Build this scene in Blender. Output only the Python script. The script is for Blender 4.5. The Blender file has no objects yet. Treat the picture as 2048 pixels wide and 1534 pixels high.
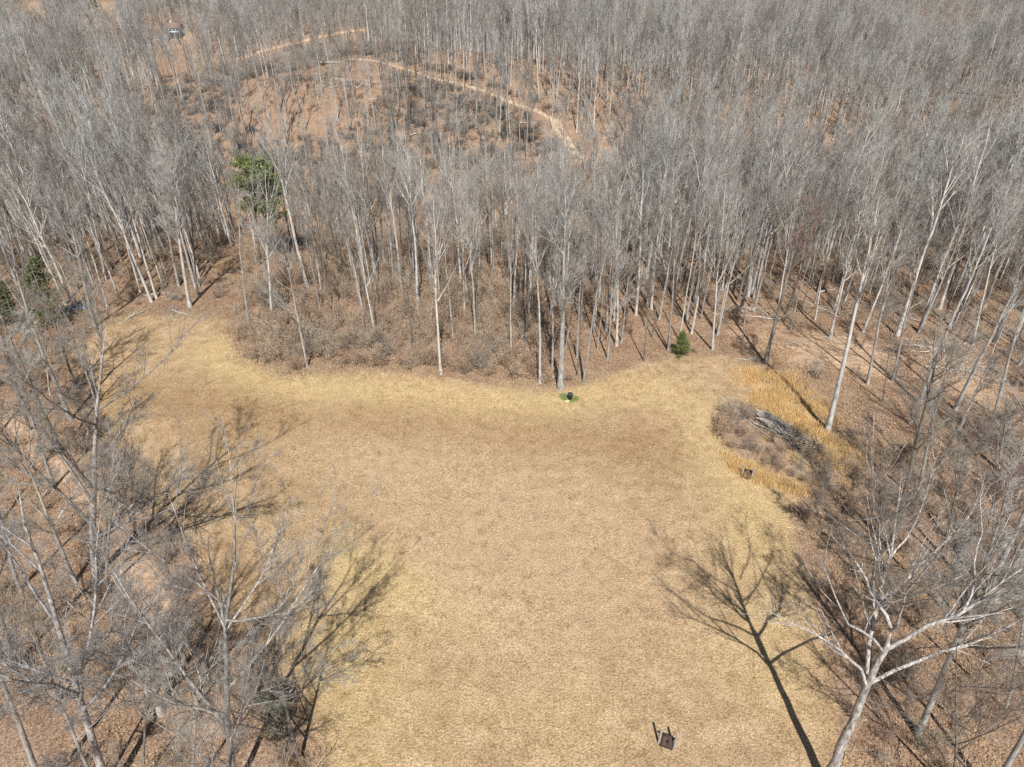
import bpy, math, random
import numpy as np
from mathutils import Vector, Matrix

S = bpy.context.scene
COL = S.collection
rng = np.random.default_rng(7)
random.seed(7)

# ------------------------------------------------------------------ camera, sky, sun, exposure
H = 48.0
PITCH = math.radians(33.0)
cam = bpy.data.cameras.new('camera'); co = bpy.data.objects.new('camera', cam); COL.objects.link(co)
co.location = (0, 0, H); co.rotation_euler = (math.radians(90) - PITCH, 0, 0)
cam.sensor_width = 36; cam.lens = 24.0; cam.clip_start = .5; cam.clip_end = 6000
S.camera = co
SUN_EL, SUN_AZ = math.radians(51), math.radians(180 - 4.4)      # azimuth clockwise from +Y
w = bpy.data.worlds.new('World'); S.world = w; w.use_nodes = True
nt = w.node_tree; bg = nt.nodes['Background']
sky = nt.nodes.new('ShaderNodeTexSky'); sky.sky_type = 'NISHITA'; sky.sun_disc = False
sky.sun_elevation = SUN_EL; sky.sun_rotation = SUN_AZ; sky.altitude = 300; sky.dust_density = 1.0
nt.links.new(sky.outputs[0], bg.inputs[0]); bg.inputs[1].default_value = .052
sl = bpy.data.lights.new('sun', 'SUN'); so = bpy.data.objects.new('sun', sl); COL.objects.link(so)
sl.energy = 5.0; sl.angle = math.radians(.5); sl.color = (1, .972, .90)
sd = Vector((math.sin(SUN_AZ) * math.cos(SUN_EL), math.cos(SUN_AZ) * math.cos(SUN_EL), math.sin(SUN_EL)))
so.rotation_euler = sd.to_track_quat('Z', 'Y').to_euler(); so.location = (0, -40, 90)
S.view_settings.view_transform = 'Standard'; S.view_settings.look = 'None'
S.view_settings.exposure = .32; S.view_settings.gamma = 1; S.view_settings.use_curve_mapping = False
S.render.engine = 'CYCLES'
S.cycles.max_bounces = 4; S.cycles.diffuse_bounces = 2; S.cycles.glossy_bounces = 1
S.cycles.transmission_bounces = 2; S.cycles.volume_bounces = 0
S.cycles.use_denoising = False

# ------------------------------------------------------------------ terrain
def sstep(a, b, v):
    t = np.clip((v - a) / (b - a), 0, 1); return t * t * (3 - 2 * t)

def T(x, y):
    x = np.asarray(x, float); y = np.asarray(y, float)
    k = sstep(98, 190, y)
    z = -17 * np.exp(-((y - 180) / 40) ** 2) * sstep(94, 150, y)
    z = z + 12 * np.exp(-(((x + 30) / 95) ** 2 + ((y - 290) / 65) ** 2))
    z = z - 13 * np.exp(-((y - 425 - .15 * x) / 60) ** 2)
    s = (x - 60) * .83 - (y - 140) * .55
    z = z - 7 * np.exp(-(s / 22) ** 2) * sstep(110, 170, y) * sstep(0, 60, x)
    z = z + k * (2.2 * np.sin(x / 31 + 1.3 * np.sin(y / 47)) * np.cos(y / 39 + .7) + 1.1 * np.sin(x / 13.7 + y / 17.3))
    z = z + .035 * np.clip(y - 520, 0, 600)
    # the open field: hardly any relief
    z = z + (1 - k) * (.16 * np.sin(x / 9.1) * np.cos(y / 7.7) + .07 * np.sin(x / 3.7 + y / 4.9))
    # low bank on the left
    z = z + 1.1 * (1 - sstep(-34, -26, x)) * (1 - k) * (.4 + .3 * np.sin(y / 9))
    return z

F = 24 / 36 * 2048
cp, sp_ = math.cos(PITCH), math.sin(PITCH)
def ray(px, py):
    dx = (px - 1024) / F; dy = (767 - py) / F
    return dx, cp + dy * sp_, -sp_ + dy * cp
def G(px, py):
    """world point where the ground is seen at photograph position px, py"""
    X, Y, Z = ray(px, py)
    if Z >= -.02: Z = -.02
    lo = 0; t = 10.0
    while t < 3000:
        if H + Z * t < float(T(X * t, Y * t)): break
        lo = t; t *= 1.01; t += .3
    for _ in range(24):
        m = (lo + t) / 2
        if H + Z * m < float(T(X * m, Y * m)): t = m
        else: lo = m
    return np.array([X * t, Y * t, H + Z * t])
def atY(px, py, Y0):
    """point in the upright plane at distance Y0"""
    X, Y, Z = ray(px, py); t = Y0 / Y
    return np.array([X * t, Y0, H + Z * t])
def project(x, y, z):
    dz = z - H
    depth = y * cp - dz * sp_; up = y * sp_ + dz * cp
    return 1024 + F * x / depth, 767 - F * up / depth
def polyG(pts): return np.array([G(*p)[:2] for p in pts])
def inside(poly, x, y):
    r = np.zeros(np.shape(x), bool); n = len(poly); j = n - 1
    for i in range(n):
        xi, yi = poly[i]; xj, yj = poly[j]
        c = ((yi > y) != (yj > y)) & (x < (xj - xi) * (y - yi) / (yj - yi + 1e-12) + xi)
        r ^= c; j = i
    return r
def dline(pts, x, y):
    """distance to a polyline"""
    d = np.full(np.shape(x), 1e9)
    for a, b in zip(pts[:-1], pts[1:]):
        ab = b - a; t = np.clip(((x - a[0]) * ab[0] + (y - a[1]) * ab[1]) / (ab @ ab + 1e-9), 0, 1)
        d = np.minimum(d, np.hypot(x - a[0] - t * ab[0], y - a[1] - t * ab[1]))
    return d

FIELD = polyG([(700, 1640), (640, 1500), (560, 1330), (430, 1190), (345, 1040), (262, 930), (190, 800), (165, 700), (200, 655), (290, 630), (380, 634), (445, 640),
               (480, 715), (560, 752), (640, 745), (760, 742), (870, 752), (980, 770), (1060, 777), (1130, 780), (1200, 757), (1300, 722),
               (1380, 712), (1450, 712), (1525, 735), (1600, 830), (1690, 900), (1650, 960), (1580, 1010), (1600, 1120), (1650, 1260),
               (1660, 1380), (1690, 1500), (1720, 1640)])
ORANGE = [polyG([(1500, 750), (1560, 742), (1625, 810), (1700, 905), (1690, 960), (1620, 880), (1510, 800)]),
          polyG([(1440, 905), (1500, 930), (1570, 958), (1640, 985), (1600, 992), (1520, 972), (1465, 945)])]
THICKET = polyG([(1425, 815), (1500, 800), (1570, 830), (1650, 900), (1670, 960), (1560, 950), (1480, 915), (1430, 870)])
DIRT = polyG([(1440, 640), (1560, 640), (1700, 665), (1900, 700), (2048, 740), (2060, 860), (1900, 790), (1780, 760), (1700, 740), (1600, 735), (1540, 700), (1440, 690)])
OPENR = polyG([(1440, 700), (1560, 690), (1800, 760), (1830, 900), (1760, 1020), (1660, 960), (1690, 880), (1560, 735)])
ROADL = [G(*p) for p in [(335, 172), (360, 162), (400, 147), (450, 128), (510, 106), (570, 90), (630, 75), (690, 64), (728, 60)]]
ROADR = [G(*p) for p in [(690, 118), (740, 120), (800, 135), (860, 155), (920, 168), (975, 184), (1030, 208), (1075, 222), (1108, 240), (1125, 270), (1145, 300), (1165, 325)]]
DRIVE = [G(*p) for p in [(215, 112), (240, 108), (262, 103), (290, 92), (318, 80), (345, 72)]]
BANK = [G(*p)[:2] for p in [(20, 830), (60, 880), (130, 960), (215, 1030), (262, 1110), (300, 1190), (345, 1260), (330, 1310)]]
THIN = polyG([(320, 176), (420, 146), (560, 100), (740, 58), (860, 125), (1000, 172), (1120, 225), (1200, 300), (1220, 380), (1080, 360), (940, 350), (760, 350), (600, 345), (430, 325), (310, 265)])
CLEAR = [polyG([(30, 2), (110, 2), (100, 34), (35, 30)]), polyG([(170, 1), (245, 1), (240, 30), (185, 28)]), polyG([(180, 40), (235, 40), (245, 90), (190, 70)]),
         polyG([(150, 100), (265, 88), (300, 70), (400, 60), (380, 95), (300, 110), (230, 145), (150, 140)]),
         polyG([(985, 12), (1022, 12), (1020, 50), (985, 50)]), polyG([(1050, 4), (1075, 4), (1072, 20), (1050, 20)]),
         polyG([(1470, 250), (1520, 255), (1510, 300), (1470, 300)]), polyG([(1600, 290), (1690, 300), (1700, 360), (1620, 345)]),
         polyG([(1930, 300), (2010, 300), (2020, 370), (1930, 365)]), polyG([(1900, 205), (2060, 215), (2060, 240), (1900, 235)])]

def noise2(x, y, s, seed=0):
    r = np.random.default_rng(seed); z = 0
    for k in range(6):
        a = r.uniform(0, 6.28); f = s * r.uniform(.6, 1.7); z = z + np.sin((x * math.cos(a) + y * math.sin(a)) / f + r.uniform(0, 6.28) + 1.2 * np.sin((x * math.sin(a) - y * math.cos(a)) / (f * 1.7)))
    return z / 6

def softpoly(poly, x, y, wdt):
    closed = np.vstack([poly, poly[:1]])
    s = np.where(inside(poly, x, y), 1, -1) * dline(closed, x, y)
    return sstep(-wdt, wdt, s)

# ------------------------------------------------------------------ materials
def mat(name):
    m = bpy.data.materials.new(name); m.use_nodes = True; t = m.node_tree
    return m, t, t.nodes['Principled BSDF']
def N(t, kind, **kw):
    n = t.nodes.new(kind)
    for k, v in kw.items():
        if k.startswith('_'): setattr(n, k[1:], v)
        else: n.inputs[k.replace('__', ' ')].default_value = v
    return n
def ramp(t, src, stops):
    r = t.nodes.new('ShaderNodeValToRGB'); e = r.color_ramp.elements
    while len(e) > 1: e.remove(e[-1])
    for i, (p, c) in enumerate(stops):
        q = e[0] if i == 0 else e.new(p)
        q.position = p; q.color = (*c, 1)
    t.links.new(src, r.inputs[0]); return r.outputs[0]
def mixc(t, fac, a, b, mode='MIX'):
    m = t.nodes.new('ShaderNodeMix'); m.data_type = 'RGBA'; m.blend_type = mode
    for s, v in ((m.inputs[0], fac), (m.inputs[6], a), (m.inputs[7], b)):
        if isinstance(v, (int, float)): s.default_value = v
        elif isinstance(v, tuple): s.default_value = (*v, 1)
        else: t.links.new(v, s)
    return m.outputs[2]
def math_(t, op, a, b=None, c=None):
    m = t.nodes.new('ShaderNodeMath'); m.operation = op
    for i, v in enumerate((a, b, c)):
        if v is None: continue
        if isinstance(v, (int, float)): m.inputs[i].default_value = v
        else: t.links.new(v, m.inputs[i])
    return m.outputs[0]

def bark_mat(name, c_dark, c_mid, c_light, rough=.9, scale=1.6):
    m, t, b = mat(name)
    tc = N(t, 'ShaderNodeTexCoord'); oi = N(t, 'ShaderNodeObjectInfo')
    mp = N(t, 'ShaderNodeMapping'); mp.inputs['Scale'].default_value = (1, 1, .28)
    t.links.new(tc.outputs['Object'], mp.inputs[0])
    n1 = N(t, 'ShaderNodeTexNoise', Scale=scale * 2.2, Detail=5.0, Roughness=.65); t.links.new(mp.outputs[0], n1.inputs['Vector'])
    n2 = N(t, 'ShaderNodeTexNoise', Scale=.55, Detail=2.0); t.links.new(tc.outputs['Object'], n2.inputs['Vector'])
    c = ramp(t, n1.outputs['Fac'], [(.32, c_dark), (.47, c_mid), (.66, c_light)])
    c = mixc(t, math_(t, 'MULTIPLY', n2.outputs['Fac'], .5), c, c_mid)
    tint = ramp(t, oi.outputs['Random'], [(0, (.62, .60, .58)), (.25, (1.05, .98, .92)), (.5, (.85, .86, .88)), (.75, (1.1, 1.04, .98)), (1, (.74, .70, .70))])
    c = mixc(t, 1.0, c, tint, 'MULTIPLY')
    t.links.new(c, b.inputs['Base Color']); b.inputs['Roughness'].default_value = rough
    b.inputs['Specular IOR Level'].default_value = .25
    bp = N(t, 'ShaderNodeBump', Strength=.6, Distance=.05); t.links.new(n1.outputs['Fac'], bp.inputs['Height']); t.links.new(bp.outputs[0], b.inputs['Normal'])
    return m
def twig_mat(name, cols):
    m, t, b = mat(name); oi = N(t, 'ShaderNodeObjectInfo')
    c = ramp(t, oi.outputs['Random'], [(i / (len(cols) - 1), q) for i, q in enumerate(cols)])
    tc = N(t, 'ShaderNodeTexCoord'); n = N(t, 'ShaderNodeTexNoise', Scale=1.3, Detail=2.0); t.links.new(tc.outputs['Object'], n.inputs['Vector'])
    v = ramp(t, n.outputs['Fac'], [(.35, (.72, .72, .72)), (.65, (1.2, 1.2, 1.2))])
    c = mixc(t, 1.0, c, v, 'MULTIPLY')
    t.links.new(c, b.inputs['Base Color']); b.inputs['Roughness'].default_value = .85; b.inputs['Specular IOR Level'].default_value = .3
    return m
def plain(name, c, rough=.8, var=.25, scale=6.0, metal=0.0):
    m, t, b = mat(name); tc = N(t, 'ShaderNodeTexCoord'); n = N(t, 'ShaderNodeTexNoise', Scale=scale, Detail=4.0)
    t.links.new(tc.outputs['Object'], n.inputs['Vector'])
    o = ramp(t, n.outputs['Fac'], [(.3, tuple(v * (1 - var) for v in c)), (.7, tuple(min(1, v * (1 + var)) for v in c))])
    t.links.new(o, b.inputs['Base Color']); b.inputs['Roughness'].default_value = rough; b.inputs['Metallic'].default_value = metal
    return m

M_BARK = bark_mat('bark_grey', (.10, .095, .09), (.33, .32, .305), (.58, .57, .55))
M_BARKP = bark_mat('bark_pale', (.16, .155, .15), (.50, .495, .48), (.76, .755, .74))
M_BARKH = bark_mat('bark_mottled', (.06, .058, .065), (.30, .295, .30), (.74, .73, .71), scale=3.4)
M_BARKD = bark_mat('bark_dark', (.05, .045, .04), (.16, .15, .135), (.30, .285, .26))
M_TWIG = twig_mat('twigs', [(.25, .225, .195), (.33, .31, .275), (.21, .185, .175), (.37, .34, .29), (.28, .265, .26), (.15, .13, .11), (.31, .28, .24), (.27, .18, .15)])
M_TWIGP = twig_mat('twigs_pale', [(.44, .43, .405), (.34, .33, .31)])
M_BRUSH = twig_mat('brush_twigs', [(.48, .36, .25), (.40, .29, .22), (.52, .42, .31), (.43, .36, .29)])
M_LEAF = twig_mat('dead_leaves', [(.32, .20, .115), (.44, .31, .20), (.25, .15, .09), (.38, .25, .16)])
M_STRAW = twig_mat('straw', [(.80, .55, .25), (.72, .47, .20), (.86, .62, .32)])
M_GRASS = twig_mat('dry_grass', [(.60, .47, .30), (.52, .38, .25), (.66, .53, .34), (.44, .36, .20)])
M_GREEN = twig_mat('green_blades', [(.22, .31, .08), (.40, .40, .17)])
M_NEEDLE = twig_mat('needles', [(.13, .16, .05), (.17, .20, .065)])
M_OLIVE = twig_mat('olive_needles', [(.12, .135, .06), (.10, .12, .055)])
M_CEDAR = twig_mat('cedar_green', [(.11, .14, .035), (.15, .185, .05)])
M_DEAD = bark_mat('dead_wood', (.22, .20, .18), (.50, .47, .43), (.72, .69, .65))

# ------------------------------------------------------------------ helpers for objects
def tag(o, label=None, cat=None, group=None, kind=None):
    if label: o['label'] = label
    if cat: o['category'] = cat
    if group: o['group'] = group
    if kind: o['kind'] = kind
    return o
def link(o, parent=None):
    COL.objects.link(o)
    if parent: o.parent = parent
    return o
def empty(name, loc=(0, 0, 0), rz=0):
    o = bpy.data.objects.new(name, None); o.location = loc; o.rotation_euler = (0, 0, rz); o.empty_display_size = .5
    return link(o)

class MB:
    """collects vertices and faces (numpy blocks)"""
    def __init__(s): s.v = []; s.q = []; s.t = []; s.n = 0; s.slot = 0; s.mq = []; s.mt = []
    def add(s, v, quads=None, tris=None):
        v = np.asarray(v, float).reshape(-1, 3); s.v.append(v)
        if quads is not None and len(quads): s.q.append(np.asarray(quads, int).reshape(-1, 4) + s.n); s.mq.append(np.full(len(s.q[-1]), s.slot))
        if tris is not None and len(tris): s.t.append(np.asarray(tris, int).reshape(-1, 3) + s.n); s.mt.append(np.full(len(s.t[-1]), s.slot))
        s.n += len(v)
    def box(s, c, size, R=None, taper=0):
        c = np.array(c, float); h = np.array(size, float) / 2
        v = np.array([[x, y, z] for z in (-1, 1) for y in (-1, 1) for x in (-1, 1)], float)
        v[4:, :2] *= 1 - taper
        v = v * h
        if R is not None: v = v @ np.array(R).T
        s.add(v + c, quads=[(0, 2, 3, 1), (4, 5, 7, 6), (0, 1, 5, 4), (2, 6, 7, 3), (0, 4, 6, 2), (1, 3, 7, 5)])
    def tubes(s, P, R, sides, tip=True):
        """P (N,K,3) polylines, R (N,K) radii"""
        n, k, _ = P.shape
        if n == 0: return
        d = np.gradient(P, axis=1); d /= np.linalg.norm(d, axis=2, keepdims=True) + 1e-9
        ref = np.where(np.abs(d[:, :, 2:3].mean(1, keepdims=True)) > .8, np.array([[[1., .2, 0]]]), np.array([[[.1, 0, 1.]]]))
        u = np.cross(d, ref); u /= np.linalg.norm(u, axis=2, keepdims=True) + 1e-9; w_ = np.cross(d, u)
        a = np.arange(sides) * 2 * math.pi / sides
        rk = k - 1 if tip else k
        ring = P[:, :rk, None] + R[:, :rk, None, None] * (np.cos(a)[None, None, :, None] * u[:, :rk, None] + np.sin(a)[None, None, :, None] * w_[:, :rk, None])
        base = np.arange(n) * (rk * sides + (1 if tip else 0))
        verts = ring.reshape(n, rk * sides, 3)
        if tip: verts = np.concatenate([verts, P[:, -1:]], 1)
        i = np.arange(rk - 1)[:, None] * sides; j = np.arange(sides)[None]; j2 = (j + 1) % sides
        q = np.stack([i + j, i + j2, i + sides + j2, i + sides + j], -1).reshape(-1, 4)
        Q = (base[:, None, None] + q[None]).reshape(-1, 4)
        tr = None
        if tip:
            l = (rk - 1) * sides
            t_ = np.stack([l + np.arange(sides), l + (np.arange(sides) + 1) % sides, np.full(sides, rk * sides)], -1)
            tr = (base[:, None, None] + t_[None]).reshape(-1, 3)
        s.add(verts, quads=Q, tris=tr)
    def mesh(s, name, m, smooth=False):
        me = bpy.data.meshes.new(name)
        v = np.concatenate(s.v) if s.v else np.zeros((0, 3))
        q = np.concatenate(s.q) if s.q else np.zeros((0, 4), int); t_ = np.concatenate(s.t) if s.t else np.zeros((0, 3), int)
        me.vertices.add(len(v)); me.vertices.foreach_set('co', v.astype(np.float32).ravel())
        me.loops.add(q.size + t_.size); me.loops.foreach_set('vertex_index', np.concatenate([q.ravel(), t_.ravel()]).astype(np.int32))
        me.polygons.add(len(q) + len(t_))
        st = np.concatenate([np.arange(len(q)) * 4, q.size + np.arange(len(t_)) * 3]).astype(np.int32)
        me.polygons.foreach_set('loop_start', st)
        if smooth: me.polygons.foreach_set('use_smooth', np.ones(len(st), bool))
        ml = m if isinstance(m, (list, tuple)) else [m]
        for q_ in ml: me.materials.append(q_)
        if len(ml) > 1: me.polygons.foreach_set('material_index', np.concatenate(s.mq + s.mt).astype(np.int32))
        me.update(calc_edges=True)
        return me
    def build(s, name, m, parent=None, smooth=False, loc=None):
        o = bpy.data.objects.new(name, s.mesh(name, m, smooth))
        if loc is not None: o.location = loc
        return link(o, parent)

def instancer(name, pts, rot, scl, idx, protos):
    """ONE stuff object that scatters copies of the prototype objects on its points"""
    me = bpy.data.meshes.new(name); n = len(pts)
    me.vertices.add(n); me.vertices.foreach_set('co', np.asarray(pts, np.float32).ravel())
    a = me.attributes.new('rot', 'FLOAT_VECTOR', 'POINT'); a.data.foreach_set('vector', np.asarray(rot, np.float32).ravel())
    a = me.attributes.new('scl', 'FLOAT_VECTOR', 'POINT'); a.data.foreach_set('vector', np.asarray(scl, np.float32).ravel())
    a = me.attributes.new('idx', 'INT', 'POINT'); a.data.foreach_set('value', np.asarray(idx, np.int32))
    o = link(bpy.data.objects.new(name, me))
    c = bpy.data.collections.new(name + '_kinds')
    for p in protos: c.objects.link(p)
    g = bpy.data.node_groups.new(name + '_scatter', 'GeometryNodeTree')
    g.interface.new_socket('Geometry', in_out='INPUT', socket_type='NodeSocketGeometry'); g.interface.new_socket('Geometry', in_out='OUTPUT', socket_type='NodeSocketGeometry')
    gi = g.nodes.new('NodeGroupInput'); go = g.nodes.new('NodeGroupOutput'); ip = g.nodes.new('GeometryNodeInstanceOnPoints')
    ci = g.nodes.new('GeometryNodeCollectionInfo'); ci.inputs[0].default_value = c; ci.inputs[1].default_value = True; ci.inputs[2].default_value = True
    def na(nm, ty):
        k = g.nodes.new('GeometryNodeInputNamedAttribute'); k.data_type = ty; k.inputs[0].default_value = nm; return k.outputs[0]
    L = g.links.new
    L(gi.outputs[0], ip.inputs['Points']); L(ci.outputs[0], ip.inputs['Instance']); ip.inputs['Pick Instance'].default_value = True
    L(na('idx', 'INT'), ip.inputs['Instance Index']); L(na('rot', 'FLOAT_VECTOR'), ip.inputs['Rotation']); L(na('scl', 'FLOAT_VECTOR'), ip.inputs['Scale'])
    L(ip.outputs[0], go.inputs[0])
    o.modifiers.new('scatter', 'NODES').node_group = g
    return tag(o, kind='stuff')
def proto(name, me): return bpy.data.objects.new(name, me)

# ------------------------------------------------------------------ ground sheet
def axis(a, b, step, lo, hi, grow=1.09, mx=90):
    v = list(np.arange(a, b + .01, step)); s = step; x = v[-1]
    while x < hi: s = min(s * grow, mx); x += s; v.append(x)
    s = step; x = v[0]
    while x > lo: s = min(s * grow, mx); x -= s; v.insert(0, x)
    return np.array(v)
xs = axis(-75, 75, .8, -2600, 2600, 1.045, 60); ys = axis(8, 125, .8, -400, 3600, 1.03, 60)
GX, GY = np.meshgrid(xs, ys); GZ = T(GX, GY)
me = bpy.data.meshes.new('ground'); nx, ny = len(xs), len(ys)
me.vertices.add(nx * ny); me.vertices.foreach_set('co', np.stack([GX, GY, GZ], -1).astype(np.float32).ravel())
ii = (np.arange(ny - 1)[:, None] * nx + np.arange(nx - 1)[None]).ravel()
qd = np.stack([ii, ii + 1, ii + nx + 1, ii + nx], -1).astype(np.int32)
me.loops.add(qd.size); me.loops.foreach_set('vertex_index', qd.ravel()); me.polygons.add(len(qd)); me.polygons.foreach_set('loop_start', (np.arange(len(qd)) * 4).astype(np.int32))
me.polygons.foreach_set('use_smooth', np.ones(len(qd), bool)); me.update(calc_edges=True)
def blobs(lst, x, y):
    """soft patches given as (px, py, radius in metres, strength)"""
    z = 0
    for px, py, r, s in lst:
        c = G(px, py); z = z + s * np.exp(-((x - c[0]) ** 2 + (y - c[1]) ** 2) / r ** 2)
    return z
def curveblob(pts, wdt, x, y): return np.exp(-(dline([G(*p)[:2] for p in pts], x, y) / wdt) ** 2)
aF = softpoly(FIELD, GX, GY, 1.9) * (1 - softpoly(THICKET, GX, GY, 1.6) * .95)
for nm in ('field', 'pink', 'yellow', 'brown', 'dirt', 'straw', 'green'):
    A = me.attributes.new(nm, 'FLOAT', 'POINT')
    if nm == 'field': v = aF
    elif nm == 'pink': v = .9 * curveblob([(620, 900), (760, 960), (900, 1060), (960, 1180), (1060, 1250)], 6, GX, GY) + .8 * blobs([(900, 930, 9, 1), (1150, 1000, 9, 1), (1250, 1150, 7, .8), (1000, 1130, 7, .9), (1250, 1440, 5, .5)], GX, GY)
    elif nm == 'yellow':
        v = .55 * curveblob([(720, 1560), (700, 1420), (690, 1300), (760, 1200)], 5, GX, GY) + .5 * curveblob([(1480, 1100), (1560, 1230), (1600, 1400)], 3.5, GX, GY) + curveblob([(430, 700), (520, 762), (640, 780), (800, 785), (930, 800), (1100, 812)], 4.0, GX, GY) + .8 * curveblob([(1200, 780), (1330, 780), (1420, 830), (1440, 930), (1500, 1000)], 4.5, GX, GY) \
            + .85 * curveblob([(690, 1130), (760, 1130), (860, 1180), (960, 1230)], 2.6, GX, GY) + .45 * blobs([(1560, 1080, 5, 1), (700, 1300, 5, 1), (1150, 1420, 6, 1), (1450, 1300, 5, .8), (900, 1420, 4, .6)], GX, GY)
    elif nm == 'brown':
        v = .75 * curveblob([(230, 790), (420, 800), (600, 850), (800, 850), (1000, 870), (1250, 890)], 5.0, GX, GY) + .5 * curveblob([(430, 880), (560, 960), (700, 1010), (850, 1000)], 4, GX, GY) + .45 * blobs([(420, 1150, 6, 1), (600, 1420, 5, .8), (1330, 900, 5, .9)], GX, GY)
    elif nm == 'dirt':
        v = .8 * softpoly(DIRT, GX, GY, 2.2) + 1.5 * np.exp(-(dline(BANK, GX, GY) / 1.5) ** 2) * (.7 + .6 * noise2(GX, GY, 2.2, 4)) + .5 * softpoly(OPENR, GX, GY, 2.5) + .7 * softpoly(THIN, GX, GY, 8) * np.clip(noise2(GX, GY, 4, 9) * 1.3 - .1, 0, 1)
        for c in CLEAR[:4]: v = v + .8 * softpoly(c, GX, GY, 6)
    elif nm == 'straw': v = np.maximum.reduce([softpoly(o, GX, GY, 2.0) * (1 if k_ == 0 else .62) for k_, o in enumerate(ORANGE)]) + .8 * blobs([(1530, 880, 1.0, 1), (1590, 912, 1.5, 1), (1625, 935, 1.3, .9)], GX, GY)
    else: v = blobs([(1125, 795, .6, 1.0), (1152, 800, .6, 1.0)], GX, GY) + .3 * blobs([(560, 1010, 5, 1), (680, 1100, 3, 1), (850, 1160, 3, .8), (700, 1060, 3, .8), (330, 700, 4, .6), (1500, 1230, 6, .5)], GX, GY)
    A.data.foreach_set('value', np.clip(v, 0, 1.5).astype(np.float32).ravel())

m, t, b = mat('ground')
tc = N(t, 'ShaderNodeTexCoord'); P = tc.outputs['Object']
def noi(s, d=3.0, r=.6, dist=0.0):
    n = N(t, 'ShaderNodeTexNoise', Scale=s, Detail=d, Roughness=r, Distortion=dist); t.links.new(P, n.inputs['Vector']); return n.outputs['Fac']
def att(nm): a = N(t, 'ShaderNodeAttribute', _attribute_name=nm); return a.outputs['Fac']
fine = noi(6.5, 5.0, .8); mid = noi(.45, 5.0, .65); big = noi(.09, 4.0, .6); mottled = noi(1.5, 5.0, .7, .4)
def edge(a, lo=.35, hi=.65, k=.9):
    e = math_(t, 'ADD', a, math_(t, 'MULTIPLY', math_(t, 'SUBTRACT', mottled, .5), k))
    mr = N(t, 'ShaderNodeMapRange'); mr.inputs[1].default_value = lo; mr.inputs[2].default_value = hi; t.links.new(e, mr.inputs[0]); return mr.outputs[0]
turf = ramp(t, mid, [(.32, (.31, .207, .125)), (.5, (.41, .288, .178)), (.68, (.50, .373, .248))])
turf = mixc(t, math_(t, 'MULTIPLY', edge(big, .35, .7, .3), .35), turf, (.48, .36, .245))
turf = mixc(t, math_(t, 'MULTIPLY', edge(att('yellow'), .1, 1.3, 1.1), .72), turf, (.56, .435, .215))
turf = mixc(t, math_(t, 'MULTIPLY', edge(att('brown'), .1, .9, .7), .75), turf, (.29, .185, .095))
turf = mixc(t, math_(t, 'MULTIPLY', edge(att('pink'), .1, 1.2, .9), .6), turf, (.47, .35, .235))
# faint arcs left by the mower, around a point beyond the far edge
mpg = N(t, 'ShaderNodeMapping'); mpg.inputs['Location'].default_value = (-6, -96, 0); t.links.new(P, mpg.inputs[0])
wv = N(t, 'ShaderNodeTexWave', Scale=.13, Distortion=9.0, Detail=3.0); wv.wave_type = 'RINGS'; wv.rings_direction = 'Z'; wv.inputs['Detail Scale'].default_value = .35; t.links.new(mpg.outputs[0], wv.inputs['Vector'])
turf = mixc(t, .14, turf, mixc(t, 1.0, turf, ramp(t, wv.outputs['Fac'], [(.1, (.82, .80, .78)), (.6, (1.04, 1.04, 1.03)), (.95, (1.13, 1.14, 1.12))]), 'MULTIPLY'))
clump = noi(1.1, 6.0, .72, .6)
turf = mixc(t, 1.0, turf, ramp(t, clump, [(.33, (.70, .66, .58)), (.45, (.96, .95, .93)), (.6, (1.06, 1.06, 1.05)), (.72, (1.22, 1.22, 1.2))]), 'MULTIPLY')
weeds = ramp(t, noi(2.6, 4.0, .8, 1.0), [(.60, (0, 0, 0)), (.70, (1, 1, 1))])
turf = mixc(t, math_(t, 'MULTIPLY', weeds, .45), turf, (.20, .17, .085))
spk = ramp(t, fine, [(.34, (.34, .30, .26)), (.44, (.80, .77, .72)), (.54, (1.10, 1.09, 1.07)), (.68, (1.6, 1.6, 1.58))])
turf = mixc(t, 1.0, turf, spk, 'MULTIPLY')
turf = mixc(t, math_(t, 'MULTIPLY', edge(att('green'), .2, 1.2, 1.2), .6), turf, (.22, .27, .07))
v1 = N(t, 'ShaderNodeTexVoronoi', Scale=6.5, Randomness=1.0); t.links.new(P, v1.inputs['Vector'])
lit = ramp(t, v1.outputs['Color'], [(0, (.09, .055, .04)), (.3, (.22, .14, .095)), (.55, (.33, .225, .155)), (.8, (.45, .33, .24)), (1, (.62, .51, .40))])
lit = mixc(t, .5, lit, ramp(t, mid, [(.35, (.20, .12, .08)), (.65, (.38, .275, .205))]))
lit = mixc(t, 1.0, lit, spk, 'MULTIPLY')
dirt = ramp(t, mottled, [(.35, (.34, .22, .14)), (.5, (.47, .32, .21)), (.65, (.60, .45, .32))])
strw = ramp(t, fine, [(.35, (.33, .21, .10)), (.5, (.50, .34, .16)), (.65, (.62, .45, .24))])
c = mixc(t, edge(att('field'), .3, .7, 1.6), lit, turf)
c = mixc(t, edge(att('straw'), .4, .8, .9), c, strw)
c = mixc(t, edge(att('dirt'), .45, 1.0, 1.0), c, dirt)
t.links.new(c, b.inputs['Base Color']); b.inputs['Roughness'].default_value = .95; b.inputs['Specular IOR Level'].default_value = .1
hgt = math_(t, 'ADD', math_(t, 'MULTIPLY', fine, .7), math_(t, 'MULTIPLY', v1.outputs['Distance'], .5))
bp = N(t, 'ShaderNodeBump', Strength=.85, Distance=.12); t.links.new(hgt, bp.inputs['Height']); t.links.new(bp.outputs[0], b.inputs['Normal'])
me.materials.append(m)
ground = link(bpy.data.objects.new('ground', me)); tag(ground, kind='structure')

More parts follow.
